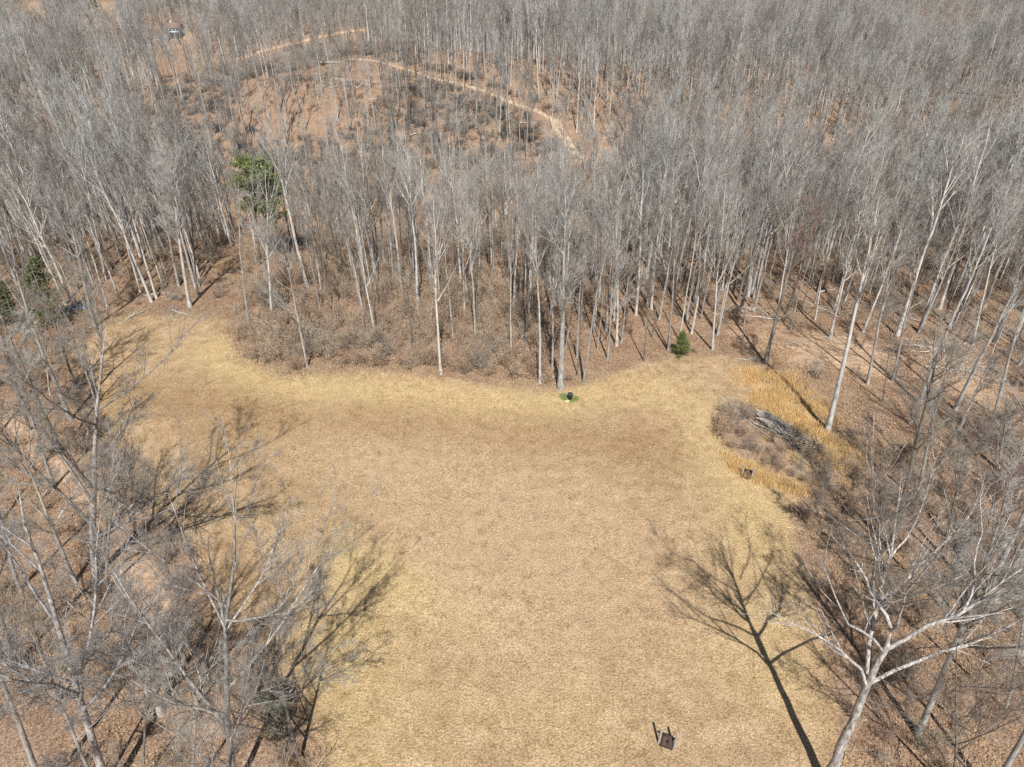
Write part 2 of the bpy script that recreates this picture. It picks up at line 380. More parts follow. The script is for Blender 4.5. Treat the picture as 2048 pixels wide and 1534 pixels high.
def ribbon(name, pts, wdt, m, lift):
    pts = np.array(pts); P2 = []
    for a, b2 in zip(pts[:-1], pts[1:]):
        for k in range(10): P2.append(a + (b2 - a) * k / 10)
    P2.append(pts[-1]); P2 = np.array(P2); d = np.gradient(P2[:, :2], axis=0); d /= np.linalg.norm(d, axis=1, keepdims=True)
    nrm = np.stack([-d[:, 1], d[:, 0]], -1); wv = wdt * (1 + .25 * noise2(P2[:, 0], P2[:, 1], 5, 3)); mb = MB(); K = 5; vs = []
    for j in range(K):
        q = P2[:, :2] + nrm * (wv * (j / (K - 1) - .5))[:, None]
        vs.append(np.column_stack([q, T(q[:, 0], q[:, 1]) + lift - (.0 if 0 < j < K - 1 else lift * 1.5)]))
    vs = np.stack(vs, 1); n = len(P2); i = (np.arange(n - 1)[:, None] * K + np.arange(K - 1)[None]).ravel()
    mb.add(vs.reshape(-1, 3), quads=np.stack([i, i + 1, i + K + 1, i + K], -1))
    return tag(mb.build(name, m, smooth=True), kind='structure')
M_CLAY = plain('orange_clay', (.62, .36, .19), .95, .22, .5)
M_TRACK = plain('pale_dirt', (.46, .34, .23), .95, .35, .6)
ribbon('clay_road', ROADL, 5.0, M_CLAY, .25)
ribbon('dirt_track', ROADR[:9], 1.7, M_TRACK, .2)
ribbon('skid_trail', ROADR[8:], 3.6, M_TRACK, .2)
ribbon('driveway', DRIVE, 7, plain('gravel', (.52, .44, .36), .95, .2, .4), .3)

# ------------------------------------------------------------------ thin air between here and the far woods
hz = MB(); hz.box((0, 640, 8), (2300, 1500, 92)); me = bpy.data.meshes.new('haze')
V_ = np.concatenate(hz.v); me.from_pydata(V_.tolist(), [], np.concatenate(hz.q).tolist()); me.update()
hm = bpy.data.materials.new('haze'); hm.use_nodes = True; ht = hm.node_tree; ht.nodes.remove(ht.nodes['Principled BSDF'])
pv = ht.nodes.new('ShaderNodeVolumePrincipled'); pv.inputs['Color'].default_value = (.80, .88, 1, 1); pv.inputs['Density'].default_value = .00008; pv.inputs['Anisotropy'].default_value = .2
ht.links.new(pv.outputs[0], ht.nodes['Material Output'].inputs['Volume']); me.materials.append(hm)
tag(link(bpy.data.objects.new('haze', me)), kind='stuff')

# ------------------------------------------------------------------ bare trees
def grow(r, P, R, n, t0, t1, lenf, ang, rf, K, trop, wob, minlen=.2, lmax=None):
    """children of the polylines P: n of them in all, vectorised"""
    N_, K0, _ = P.shape
    seg = np.linalg.norm(np.diff(P, axis=1), axis=2).sum(1)
    pi = r.choice(N_, n, p=seg / seg.sum()); tt = t0 + (t1 - t0) * r.random(n) ** .9
    f = tt * (K0 - 1); i0 = np.minimum(f.astype(int), K0 - 2); fr = (f - i0)[:, None]
    st = P[pi, i0] * (1 - fr) + P[pi, i0 + 1] * fr; tan = P[pi, i0 + 1] - P[pi, i0]; tan /= np.linalg.norm(tan, axis=1, keepdims=True) + 1e-9
    r0 = (R[pi, i0] * (1 - fr[:, 0]) + R[pi, i0 + 1] * fr[:, 0]) * rf
    rv = r.normal(size=(n, 3)); rv -= (rv * tan).sum(1, keepdims=True) * tan; rv /= np.linalg.norm(rv, axis=1, keepdims=True) + 1e-9
    a = np.radians(ang[0] + (ang[1] - ang[0]) * r.random(n))[:, None]
    d = tan * np.cos(a) + rv * np.sin(a)
    L = seg[pi] * lenf * (1.08 - .62 * tt) * (.6 + .7 * r.random(n))
    if lmax: L = np.minimum(L, lmax * (.7 + .6 * r.random(n)))
    L = np.maximum(L, minlen); pts = [st]; st_ = L / (K - 1)
    for k in range(K - 1):
        d = d + r.normal(size=(n, 3)) * wob + np.array([0, 0, trop]); d /= np.linalg.norm(d, axis=1, keepdims=True)
        pts.append(pts[-1] + d * st_[:, None])
    Q = np.stack(pts, 1); RR = r0[:, None] * np.linspace(1, .22, K)[None]
    return Q, RR

def hardwood(seed, Ht=25., lean=(0, 0), r0=.22, first=.5, limbs=14, spread=(25, 48), limblen=.33, dens=1.0, fine=.0062, explicit=None, levels=4, bend=.012, lmax3=1.9, twigs=4200, upr=.07, spread2=(18, 45), rf1=.52):
    """returns trunk MB and crown MB; trunk from the origin up"""
    r = np.random.default_rng(seed); K = 12
    s = np.linspace(0, 1, K); x = lean[0] * s ** 1.15; y = lean[1] * s
    wx = np.cumsum(r.normal(size=K) * bend * Ht / 4) * s; wy = np.cumsum(r.normal(size=K) * bend * Ht / 4) * s
    Pt = np.stack([x + wx, y + wy, s * Ht - .35 * (s == 0)], -1)[None]
    Rt = (r0 * ((1 - s) ** .8 * .95 + .05) * (1 + .35 * np.exp(-s * 40)))[None]
    tr = MB(); cr = MB()
    if explicit:
        Pt, Rt = explicit['trunk']
        Pt = Pt[None]; Rt = Rt[None]
    tr.tubes(Pt, Rt, 9)
    if explicit:
        L1P, L1R = explicit['limbs']
        allP = [p for p in L1P]
        for p, q in zip(L1P, L1R): cr.tubes(p[None], q[None], 6)
        K1 = L1P[0].shape[0]; P1 = np.stack(allP); R1 = np.stack(L1R)
    else:
        P1, R1 = grow(r, Pt, Rt, limbs, first, .97, limblen, spread, rf1, 8, upr, .055)
        cr.tubes(P1, R1, 6)
    n2 = int(len(P1) * 7 * dens);  P2, R2 = grow(r, P1, R1, n2, .18, .97, .45, spread2, .6, 6, upr * 1.1, .07)
    R2 = np.maximum(R2, fine * 1.6); cr.tubes(P2, R2, 4); cr.slot = 1
    if not explicit: P2 = np.concatenate([P2]); 
    n3 = int(n2 * 5.5); P3, R3 = grow(r, P2, R2, n3, .15, .98, .48, spread2, .6, 4, upr * 1.1, .08, .35, lmax3)
    R3 = np.maximum(R3 * .8, fine * 1.15); R3[:, -1] = fine * .4; cr.tubes(P3, R3, 3)
    if levels > 3:
        P4, R4 = grow(r, P3, R3, twigs, .1, .99, .65, spread2, .8, 3, upr, .09, .4, 1.2)
        R4 = np.full_like(R4, fine) * .9 * np.array([1, .8, .3])[None]; cr.tubes(P4, R4, 3)
        # short twigs straight off the limbs too
        P5, R5 = grow(r, P1, R1, int(twigs * .06), .1, .99, .18, (30, 75), .3, 3, .08, .2, .4, 1.5)
        R5 = np.full_like(R5, fine * 1.1) * np.array([1, .8, .3])[None]; cr.tubes(P5, R5, 3)
    return tr, cr

def join(*mbs):
    """several builders in one mesh, each with its own material slots"""
    o = MB(); base = 0
    for m_ in mbs:
        off = o.n; V = np.concatenate(m_.v); o.v.append(V)
        for q in m_.q: o.q.append(q + off)
        for q in m_.t: o.t.append(q + off)
        for q in m_.mq: o.mq.append(q + base)
        for q in m_.mt: o.mt.append(q + base)
        o.n += len(V); base += 1 + max(int(q.max()) for q in m_.mq + m_.mt if len(q))
    return o

def shrub(seed, h=2.6, stems=14, leaves=0, spreadr=.5, twigs=500, fine=.009, sec=9):
    r = np.random.default_rng(seed); K = 6; n = stems
    az = r.random(n) * 6.283; tilt = np.radians(8 + 42 * r.random(n)); L = h * (.55 + .55 * r.random(n))
    d = np.stack([np.cos(az) * np.sin(tilt), np.sin(az) * np.sin(tilt), np.cos(tilt)], -1)
    pts = [np.column_stack([r.normal(size=(n, 2)) * spreadr * .35, np.full(n, -.1)])]
    for k in range(K - 1):
        d = d + r.normal(size=(n, 3)) * .13 + np.array([0, 0, .05]); d /= np.linalg.norm(d, axis=1, keepdims=True); pts.append(pts[-1] + d * (L / (K - 1))[:, None])
    P1 = np.stack(pts, 1); R1 = (.012 + .010 * r.random(n))[:, None] * h / 2 * np.linspace(1, .3, K)[None]
    st = MB(); st.tubes(P1, R1, 4)
    P2, R2 = grow(r, P1, R1, stems * sec, .15, .97, .45, (25, 60), .6, 4, .06, .15); R2 = np.maximum(R2, fine); st.tubes(P2, R2, 3)
    P3, R3 = grow(r, P2, R2, twigs, .1, .98, .5, (25, 65), .8, 3, .04, .16, .25); R3 = np.full_like(R3, fine * .8) * np.array([1, .8, .3]); st.tubes(P3, R3, 3)
    lf = MB()
    if leaves:
        pi = r.integers(0, len(P3), leaves); c = P3[pi, r.integers(0, 3, leaves)]
        leafquads(lf, r, c, .075)
    return st, lf
def leafquads(mb, r, c, size, flat=0.):
    n = len(c); a = r.normal(size=(n, 3)); b_ = r.normal(size=(n, 3))
    a[:, 2] *= 1 - flat; b_[:, 2] *= 1 - flat
    a /= np.linalg.norm(a, axis=1, keepdims=True); b_ -= (b_ * a).sum(1, keepdims=True) * a; b_ /= np.linalg.norm(b_, axis=1, keepdims=True)
    s = (size * (.6 + .8 * r.random(n)))[:, None]
    v = np.stack([c - a * s * .8, c + b_ * s * .45, c + a * s * .8, c - b_ * s * .45], 1)
    i = np.arange(n) * 4; mb.add(v.reshape(-1, 3), quads=np.stack([i, i + 1, i + 2, i + 3], -1))

# prototypes of forest trees: (trunk mesh, crown mesh, height)
PROTO = []
specs = [  # height, trunk radius, height of first limb, limbs, limb angles, limb length, bark, twigs
    (26, .21, .52, 11, (16, 36), .33, M_BARK, M_TWIG), (26, .23, .36, 14, (22, 48), .40, M_BARKP, M_TWIG), (24, .15, .58, 8, (14, 32), .30, M_BARKP, M_TWIG),
    (24, .19, .42, 13, (22, 46), .40, M_BARKD, M_TWIG), (28, .25, .50, 12, (18, 40), .36, M_BARKP, M_TWIGP), (22, .12, .55, 8, (14, 32), .30, M_BARK, M_TWIG),
    (22, .18, .34, 14, (26, 54), .42, M_BARK, M_TWIGP), (18, .10, .45, 8, (18, 42), .34, M_BARKD, M_TWIG)]
for k, (h, r0, f1, nl, spd, ll, bm, tm) in enumerate(specs):
    tr, cr = hardwood(100 + k, h, r0=r0, first=f1, limbs=nl, spread=spd, limblen=ll, fine=.0075, twigs=115 * nl, upr=.085, spread2=(14, 36), bend=.028)
    PROTO.append((tr.mesh('trunk', bm, True), cr.mesh('crown', [bm, tm]), h))
    if k < 8:   # joined copy for the distant woodland, with coarser twigs
        pass
FARP = []
for k, (h, r0, f1, nl, spd, ll, bm, tm) in enumerate(specs):
    tr, cr = hardwood(200 + k, h, r0=r0 * 1.0, first=f1, limbs=nl, spread=spd, limblen=ll, twigs=60 * nl, fine=.012, dens=1.0, upr=.085, spread2=(14, 36), bend=.028)
    me = join(tr, cr).mesh('far_tree', [bm, bm, tm])
    FARP.append((me, h))

USED = []   # (x, y, radius) of hand placed trees
NTREES = 0
def put_tree(tm, cm, loc, rz, tilt=(0, 0), sc=(1, 1, 1), label='', group=None, name='bare_tree', parts=('trunk', 'crown')):
    o = bpy.data.objects.new(name, None); o.empty_display_size = .5
    o.location = loc; o.rotation_euler = (Matrix.Rotation(tilt[0], 3, 'Y') @ Matrix.Rotation(-tilt[1], 3, 'X') @ Matrix.Rotation(rz, 3, 'Z')).to_euler(); o.scale = sc; link(o)
    for nm, me_ in zip(parts, (tm, cm)):
        if me_ is not None: link(bpy.data.objects.new(nm, me_), o)
    tag(o, label, 'tree', group)
    return o

def hand_tree(base, top, label, p=None, group=None, hs=1.0, wid=1.0, spec=None, mats=None):
    """base and top as seen in the photograph; the tree stands in the upright plane through its foot"""
    g = G(*base); tp = atY(top[0], top[1], g[1]); h = tp[2] - g[2]; dx = tp[0] - g[0]
    USED.append((g[0], g[1], 2.2))
    if spec is not None:
        tr, cr = hardwood(spec.pop('seed'), h, lean=(dx, spec.pop('dy', 0)), **spec)
        return put_tree(tr.mesh('trunk', mats[0], True), cr.mesh('crown', list(mats)), g, 0, label=label, group=group)
    tm, cm, ph = PROTO[p]; k = h / ph
    return put_tree(tm, cm, g, random.uniform(0, 6.28), (math.atan2(dx, h), 0), (k * wid, k * wid, k), label, group)

# --- the big tree at the near right, limb by limb
gb = G(1648, 1567); YB = gb[1]
def pl(pts, dy0, dy1, r0, r1, K=9):
    q = np.array([atY(p[0], p[1], YB + dy0 + (dy1 - dy0) * i / (len(pts) - 1)) for i, p in enumerate(pts)])
    d = np.r_[0, np.cumsum(np.linalg.norm(np.diff(q, axis=0), axis=1))]; s = np.linspace(0, d[-1], K)
    q = np.stack([np.interp(s, d, q[:, j]) for j in range(3)], -1) - gb
    rr = np.random.default_rng(int(pts[0][0] + pts[-1][0])); q[1:-1] += rr.normal(size=(K - 2, 3)) * .06
    return q, np.linspace(r0, r1, K)
tP, tR = pl([(1648, 1567), (1700, 1455), (1734, 1373), (1764, 1312), (1783, 1262)], 0, 0, .34, .15, 12); tP[0, 2] -= .3; tR[0] *= 1.25
LB = [pl([(1732, 1368), (1728, 1342), (1684, 1304), (1624, 1258), (1578, 1243), (1513, 1213)], 0, 1.5, 0.111, .012),
      pl([(1783, 1262), (1772, 1224), (1738, 1178), (1719, 1133), (1690, 1100), (1654, 1060)], 0, 3, 0.111, .012),
      pl([(1783, 1262), (1797, 1240), (1802, 1213), (1815, 1180), (1833, 1140), (1850, 1090)], 0, -3, 0.096, .012),
      pl([(1736, 1345), (1738, 1281), (1757, 1201), (1780, 1110), (1795, 1011), (1804, 940)], .2, 4, 0.178, .012),
      pl([(1770, 1300), (1833, 1266), (1928, 1220), (2004, 1167), (2070, 1120), (2120, 1060)], 0, -1, 0.141, .012),
      pl([(1742, 1365), (1814, 1327), (1882, 1304), (1959, 1285), (2050, 1238), (2120, 1190)], 0, 2.5, 0.126, .012),
      pl([(1764, 1300), (1738, 1274), (1696, 1251), (1681, 1209), (1654, 1152), (1625, 1100)], 0, -2, 0.096, .012),
      pl([(1757, 1201), (1800, 1170), (1850, 1120), (1910, 1060), (1950, 1010), (1985, 950)], 1.6, 5, 0.089, .012),
      pl([(1765, 1170), (1750, 1120), (1765, 1060), (1748, 1010), (1755, 960), (1740, 920)], 2, -2, 0.067, .012),
      pl([(1815, 1180), (1840, 1150), (1880, 1110), (1905, 1080), (1930, 1030), (1960, 1000)], -2, -5, 0.059, .012),
      pl([(1772, 1130), (1800, 1085), (1835, 1040), (1850, 990), (1870, 930), (1885, 890)], 3, 7, 0.067, .012),
      pl([(1928, 1220), (1950, 1170), (1945, 1120), (1965, 1060), (1960, 1010), (1975, 960)], -.6, 2, 0.067, .012)]
tr, cr = hardwood(11, explicit={'trunk': (tP, tR), 'limbs': ([a for a, _ in LB], [b_ for _, b_ in LB])}, dens=1.5, twigs=3800, fine=.0075, lmax3=2.1)
put_tree(tr.mesh('trunk', M_BARKH, True), cr.mesh('crown', [M_BARKH, M_TWIG]), gb, 0, label='large pale barked tree with wide spreading limbs at the near right edge of the field')
USED.append((gb[0], gb[1], 6))

# --- named trees at the near left (own shapes)
def sp(seed, **k): return dict(seed=seed, **k)
near = [
 ((192, 1150), (205, 655), 'tall pale grey tree with a wide crown overhanging the left bay of the field', sp(21, rf1=.62, r0=.30, first=.16, limbs=15, spread=(22, 60), limblen=.54, dens=1.4, twigs=9000, fine=.0078, bend=.02), (M_BARKH, M_TWIG)),
 ((150, 1165), (40, 880), 'grey tree leaning left beside the tall wide crowned tree', sp(22, rf1=.62, r0=.2, first=.35, limbs=12, spread=(25, 50), limblen=.38, twigs=3800, fine=.0078), (M_BARK, M_TWIG)),
 ((108, 975), (20, 668), 'slender grey tree on the left margin beyond the orange bank', sp(23, r0=.17, first=.45, limbs=12, spread=(25, 50), limblen=.35, twigs=3800, fine=.0078), (M_BARK, M_TWIGP)),
 ((222, 1590), (40, 960), 'tall pale tree leaning left with its trunk leaving the bottom of the picture', sp(24, rf1=.62, r0=.27, first=.22, limbs=10, spread=(16, 40), limblen=.46, dens=1.1, twigs=5600, fine=.0078, bend=.02), (M_BARKH, M_TWIG)),
 ((472, 1590), (450, 985), 'pale birch-like tree with a loose open crown at the bottom left of the field', sp(25, rf1=.68, r0=.23, first=.16, limbs=13, spread=(20, 52), limblen=.48, dens=1.2, twigs=7000, fine=.0078, bend=.022), (M_BARKH, M_TWIG)),
 ((95, 1590), (-70, 1100), 'leaning grey trunk crossing the bottom left corner', sp(26, r0=.2, first=.4, limbs=12, spread=(25, 50), limblen=.35, twigs=3500, fine=.0078), (M_BARK, M_TWIG)),
 ((200, 1590), (60, 1240), 'thin grey tree behind the trunk in the bottom left corner', sp(27, rf1=.62, r0=.13, first=.3, limbs=11, spread=(25, 50), limblen=.35, twigs=3000, fine=.0078), (M_BARK, M_TWIG)),
 ((600, 1530), (545, 1290), 'low bushy tree with dense lilac grey twigs in the shade at the bottom left', sp(28, r0=.15, first=.1, limbs=20, spread=(35, 80), limblen=.6, dens=1.0, twigs=4500, fine=.0078), (M_BARKD, M_TWIG)),
 ((35, 1330), (-60, 960), 'grey tree at the left edge above the leaf covered slope', sp(29, rf1=.62, r0=.19, first=.35, limbs=13, spread=(25, 50), limblen=.36, twigs=4000, fine=.0078), (M_BARKD, M_TWIG)),
 ((1835, 1470), (2010, 1010), 'grey tree leaning right just behind the large pale tree', sp(31, rf1=.62, r0=.24, first=.4, limbs=15, spread=(25, 50), limblen=.36, dens=1.2, twigs=6000, fine=.0078), (M_BARK, M_TWIGP)),
 ((1980, 1590), (2200, 1180), 'tree at the bottom right corner with dense twigs', sp(32, r0=.2, first=.3, limbs=15, spread=(28, 55), limblen=.38, twigs=5000, fine=.0078), (M_BARK, M_TWIG)),
 ((1780, 1100), (1880, 660), 'dark forked tree behind the brush pile casting a long shadow on the field', sp(33, r0=.24, first=.42, limbs=14, spread=(25, 48), limblen=.34, dens=1.1, twigs=4800, fine=.0078), (M_BARKD, M_TWIG)),
 ((1925, 1260), (2050, 830), 'twiggy grey tree right of the large pale tree', sp(34, rf1=.62, r0=.2, first=.35, limbs=15, spread=(28, 55), limblen=.38, dens=1.2, twigs=6000, fine=.0078), (M_BARK, M_TWIG)),
 ((1655, 862), (1758, 395), 'tall straight pale trunk beside the orange grass with its fork high up', sp(35, r0=.30, first=.58, limbs=12, spread=(22, 42), limblen=.28, twigs=4200, fine=.0078, bend=.006), (M_BARKP, M_TWIG)),
 ((1530, 727), (1610, 415), 'straight grey tree on the bare ground at the tip of the orange grass', sp(36, r0=.27, first=.5, limbs=14, spread=(22, 42), limblen=.3, twigs=4200, fine=.0078, bend=.007), (M_BARK, M_TWIG)),
 ((1121, 777), (1133, 375), 'thickest tree at the point of the woods behind the black bin', sp(37, r0=.40, first=.33, limbs=22, spread=(18, 38), limblen=.38, dens=1.2, twigs=7000, fine=.0078, bend=.006), (M_BARK, M_TWIG)),
 ((190, 655), (118, 330), 'grey tree at the left end of the field beside the blue tarp', sp(38, r0=.28, first=.42, limbs=14, spread=(25, 50), limblen=.35, dens=1.1, twigs=5000, fine=.0078, bend=.01), (M_BARK, M_TWIG)),
 ((380, 614), (335, 300), 'pale forked tree at the far end of the left bay', sp(39, r0=.27, first=.36, limbs=13, spread=(18, 36), limblen=.38, dens=1.1, twigs=5000, fine=.0078), (M_BARKP, M_TWIGP)),
 ((290, 1560), (330, 1180), 'thin twiggy tree right behind the broken dead trunk', sp(41, rf1=.62, r0=.09, first=.25, limbs=12, spread=(25, 50), limblen=.4, twigs=3000, fine=.0072), (M_BARKD, M_TWIG)),
 ((385, 1590), (420, 1290), 'low branching tree just left of the pale birch-like tree', sp(42, rf1=.62, r0=.12, first=.2, limbs=12, spread=(25, 55), limblen=.45, twigs=3200, fine=.0072), (M_BARK, M_TWIGP)),
 ((120, 1400), (30, 1120), 'small crooked tree in the tangle by the left margin', sp(43, rf1=.62, r0=.11, first=.2, limbs=12, spread=(25, 55), limblen=.45, twigs=3200, fine=.0072), (M_BARKD, M_TWIG)),
 ((40, 1180), (-50, 820), 'grey tree on the left margin above the small crooked tree', sp(44, r0=.16, first=.35, limbs=12, spread=(25, 50), limblen=.38, twigs=3600, fine=.0078), (M_BARK, M_TWIG)),
 ((215, 1180), (250, 860), 'smaller grey stem close beside the tall wide crowned tree', sp(45, rf1=.62, r0=.14, first=.4, limbs=10, spread=(20, 45), limblen=.4, twigs=2800, fine=.0078), (M_BARK, M_TWIG)),
 ((60, 860), (-10, 610), 'slender tree at the left margin by the top of the orange bank', sp(46, r0=.15, first=.4, limbs=11, spread=(25, 50), limblen=.38, twigs=3200, fine=.0078), (M_BARKD, M_TWIG)),
 ((100, 790), (95, 620), 'small lilac grey tree between the orange bank and the left bay', sp(47, r0=.10, first=.25, limbs=13, spread=(28, 60), limblen=.42, twigs=3200, fine=.0078), (M_BARK, M_TWIG)),
 ((1900, 1590), (1905, 1260), 'twiggy understorey tree right of the large pale trunk at the bottom', sp(48, r0=.11, first=.25, limbs=13, spread=(28, 60), limblen=.42, twigs=3400, fine=.0072), (M_BARKD, M_TWIG)),
 ((2010, 1420), (2070, 1090), 'dense small tree on the right margin near the bottom', sp(49, r0=.12, first=.25, limbs=13, spread=(28, 60), limblen=.42, twigs=3400, fine=.0072), (M_BARK, M_TWIG)),
 ((1880, 1120), (1930, 860), 'dark crooked understorey tree in the thicket on the right', sp(50, r0=.12, first=.25, limbs=13, spread=(28, 60), limblen=.42, twigs=3400, fine=.0078), (M_BARKD, M_TWIG)),
 ((1975, 1060), (2020, 760), 'bushy crowned tree above the dark tangle at the right margin', sp(51, r0=.13, first=.25, limbs=13, spread=(28, 60), limblen=.42, twigs=3400, fine=.0078), (M_BARK, M_TWIG)),
 ((1740, 1180), (1770, 930), 'thin dark tree with upswept twigs behind the fork of the large pale tree', sp(52, r0=.11, first=.3, limbs=12, spread=(20, 50), limblen=.4, twigs=3000, fine=.0078), (M_BARKD, M_TWIG)),
]
for bs, tp, lb, s_, mm in near: hand_tree(bs, tp, lb, spec=s_, mats=mm)

mid_trees = [
 ((1080, 766), (1083, 400), 'pale slim trunk immediately left of the thickest tree', 4, .8),
 ((1167, 766), (1222, 395), 'slim grey tree right of the thickest tree with its shadow beside it', 0, .9),
 ((1155, 752), (1175, 450), 'very thin sapling trunk close to the thickest tree', 7, .8),
 ((882, 748), (858, 385), 'pale slim tree standing alone out front of the brown brush', 1, .85),
 ((952, 702), (938, 380), 'straight pale trunk in the woods edge, taller than the slim tree in front', 4, .85),
 ((908, 690), (880, 400), 'grey tree just behind the pale slim tree at the woods edge', 0, .85),
 ((755, 690), (700, 400), 'pale forked trunk rising from the brown thicket', 1, .85),
 ((732, 676), (690, 420), 'grey trunk close beside the pale forked trunk in the thicket', 5, .9),
 ((1022, 722), (1015, 440), 'thin grey trunk between the straight pale trunk and the thickest tree', 2, .8),
 ((1383, 668), (1445, 350), 'straight pale tree just behind the small green cedar', 4, .8),
 ((1358, 682), (1402, 380), 'slim trunk rising directly over the small green cedar', 2, .8),
 ((1425, 700), (1442, 370), 'pale tree a few steps right of the small green cedar', 1, .8),
 ((1485, 682), (1520, 420), 'thin grey tree at the pale end of the track', 5, .8),
 ((1735, 768), (1800, 420), 'tall grey tree with a long straight shadow on the bare ground', 0, 1),
 ((1785, 762), (1850, 470), 'pale forked tree beside the twiggy mass on the right', 6, 1),
 ((1765, 803), (1790, 560), 'thin crooked sapling at the edge of the bare ground', 7, .9),
 ((1552, 642), (1600, 380), 'pale trunk at the back of the bare ground near its left end', 1, .85),
 ((1630, 640), (1665, 400), 'grey tree beside fallen limbs at the back of the bare ground', 2, .9),
 ((1945, 690), (2010, 380), 'pale trunk standing right of the slash at the back of the bare ground', 4, .9),
 ((1890, 640), (1960, 350), 'dark trunk leaning over the slash on the right', 3, .9),
 ((1835, 1000), (1900, 640), 'knobby pale trunk rising from the twigs right of the bare ground', 1, 1),
 ((1990, 830), (2080, 470), 'grey tree near the right edge above the twiggy thicket', 0, 1.1),
 ((2030, 1010), (2130, 640), 'bare tree at the right edge beside the fallen limbs', 6, 1.1),
 ((500, 668), (462, 350), 'grey tree at the left shoulder of the brown thicket', 0, 1),
 ((545, 640), (520, 330), 'pale tree behind the left shoulder of the brown thicket', 1, 1),
 ((615, 735), (560, 470), 'arching grey tree leaning left out of the brown thicket', 6, 1),
 ((660, 640), (628, 340), 'dark trunk behind the arching grey tree', 3, .9),
 ((395, 592), (372, 330), 'dark trunk behind the pale forked tree of the left bay', 3, .9),
 ((212, 560), (150, 250), 'slim pale tree behind the grey tree by the blue tarp', 4, .9),
 ((1287, 722), (1310, 500), 'small tree with drooping side branches at the field edge left of the cedar', 7, 1.2),
 ((1228, 640), (1250, 380), 'grey tree in the open leafy gap right of the thickest tree', 2, .9),
 ((825, 700), (800, 470), 'thin sapling among the brown brush left of the pale slim tree', 7, .9),
]
for bs, tp, lb, p, wd in mid_trees: hand_tree(bs, tp, lb, p=p, wid=wd)

# --- the forest
def forest_points():
    pts = []
    # candidate grid with jitter, spacing grows with distance
    def block(y0, y1, sp, x_half):
        yy = np.arange(y0, y1, sp); o = []
        for y in yy:
            xh = x_half(y); xx = np.arange(-xh, xh, sp); o.append(np.column_stack([xx, np.full(len(xx), y)]))
        o = np.concatenate(o); return o + rng.uniform(-.62, .62, o.shape) * sp
    return [block(20, 200, 3.5, lambda y: .80 * y + 22), block(200, 420, 4.1, lambda y: .78 * y + 25), block(420, 790, 4.5, lambda y: .80 * y + 20)]
FP = np.concatenate(forest_points())
x, y = FP.T
closedF = np.vstack([FIELD, FIELD[:1]])
dF = dline(closedF, x, y); inF = inside(FIELD, x, y)
keep = ~inF & (dF > 1.2)
# clear of the bare ground, orange grass, thicket
for pg in ORANGE + [THICKET]: keep &= ~inside(pg, x, y) & (dline(np.vstack([pg, pg[:1]]), x, y) > 1.2)
keep &= ~(inside(DIRT, x, y) & (rng.random(len(x)) < .93))
keep &= ~inside(OPENR, x, y)
thin = inside(THIN, x, y); keep &= ~(thin & (rng.random(len(x)) < .48))
for pg in CLEAR: keep &= ~(inside(pg, x, y) & (rng.random(len(x)) < .95))
for rd, wd in ((ROADL, 4.5), (ROADR, 1.8), (DRIVE, 6)): keep &= dline([p[:2] for p in rd], x, y) > wd
HOLLOW = inside(polyG([(300, 260), (430, 320), (760, 345), (1220, 360), (1270, 500), (900, 525), (500, 480), (330, 350)]), x, y); keep &= ~(HOLLOW & (rng.random(len(x)) < .62))
HL = polyG([(300, 260), (430, 320), (760, 345), (1220, 360), (1270, 520), (900, 545), (500, 500), (330, 350)])
for pg in (polyG([(285, 76), (400, 66), (405, 150), (300, 160)]), polyG([(180, 100), (290, 90), (280, 190), (190, 190)]), polyG([(20, 30), (110, 30), (115, 80), (30, 80)]), polyG([(190, 25), (250, 25), (250, 85), (195, 85)])): keep &= ~(inside(pg, x, y) & (rng.random(len(x)) < .85))
keep &= ~(inside(polyG([(330, 176), (400, 150), (510, 108), (630, 78), (728, 62), (735, 120), (640, 150), (520, 185), (400, 235), (335, 250)]), x, y) & (rng.random(len(x)) < .72))
dens = .5 + .5 * noise2(x, y, 26, 21); keep &= ~((y > 135) & (rng.random(len(x)) > .62 + .75 * dens))
# the left slope (near) and the right slope are more open than the deep woods
px, py = project(x, y, T(x, y))
nearL = (y < 95) & (x < 0); nearR = (y < 80) & (x > 0)
keep &= ~(nearL & (rng.random(len(x)) < .90)) ; keep &= ~(nearR & (rng.random(len(x)) < .80))
keep &= ~((px > 250) & (px < 760) & (py > 1000) & (y < 60)); keep &= ~((px < 1800) & (px > 1024) & (py > 980))
keep &= y > 22
for pg in (polyG([(440, 500), (600, 500), (610, 640), (430, 640)]),): keep &= ~(inside(pg, x, y) & (rng.random(len(x)) < .72))
qx_, qy_ = project(x, y, T(x, y)); keep &= ~((qx_ > 300) & (qx_ < 385) & (qy_ > 66) & (qy_ < 150))
for ux, uy, ur in USED: keep &= np.hypot(x - ux, y - uy) > ur
x, y = x[keep], y[keep]; thin = inside(THIN, x, y); z = T(x, y); px, py = project(x, y, z)
n = len(x); hsc = .64 + .38 * rng.random(n) + .07 * noise2(x, y, 18, 91); hsc[thin] *= .92; hl = inside(HL, x, y); hsc[hl] *= .72
kind = rng.integers(0, 8, n); kind[thin] = rng.choice([2, 2, 5, 4, 3, 0], thin.sum())
wsc = hsc * (.9 + .3 * rng.random(n)); wsc[thin] *= 1.0
rz = rng.random(n) * 6.283; tl = rng.normal(size=(n, 2)) * .035
inview = (px > -60) & (px < 2108) & (py > 60)
dist = np.sqrt(x * x + y * y + H * H); order = np.argsort(np.where(inview, dist, 1e9))
n_named = len(near) + len(mid_trees) + 1
sel = order[:300 - n_named]; selset = np.zeros(n, bool); selset[sel] = True
SHADES = ['slim pale', 'tall grey', 'thin straight', 'dark barked', 'stout pale', 'slender', 'round crowned', 'small dark']
SPECIES = [2, 1, 2, 3, 1, 2, 6, 3]
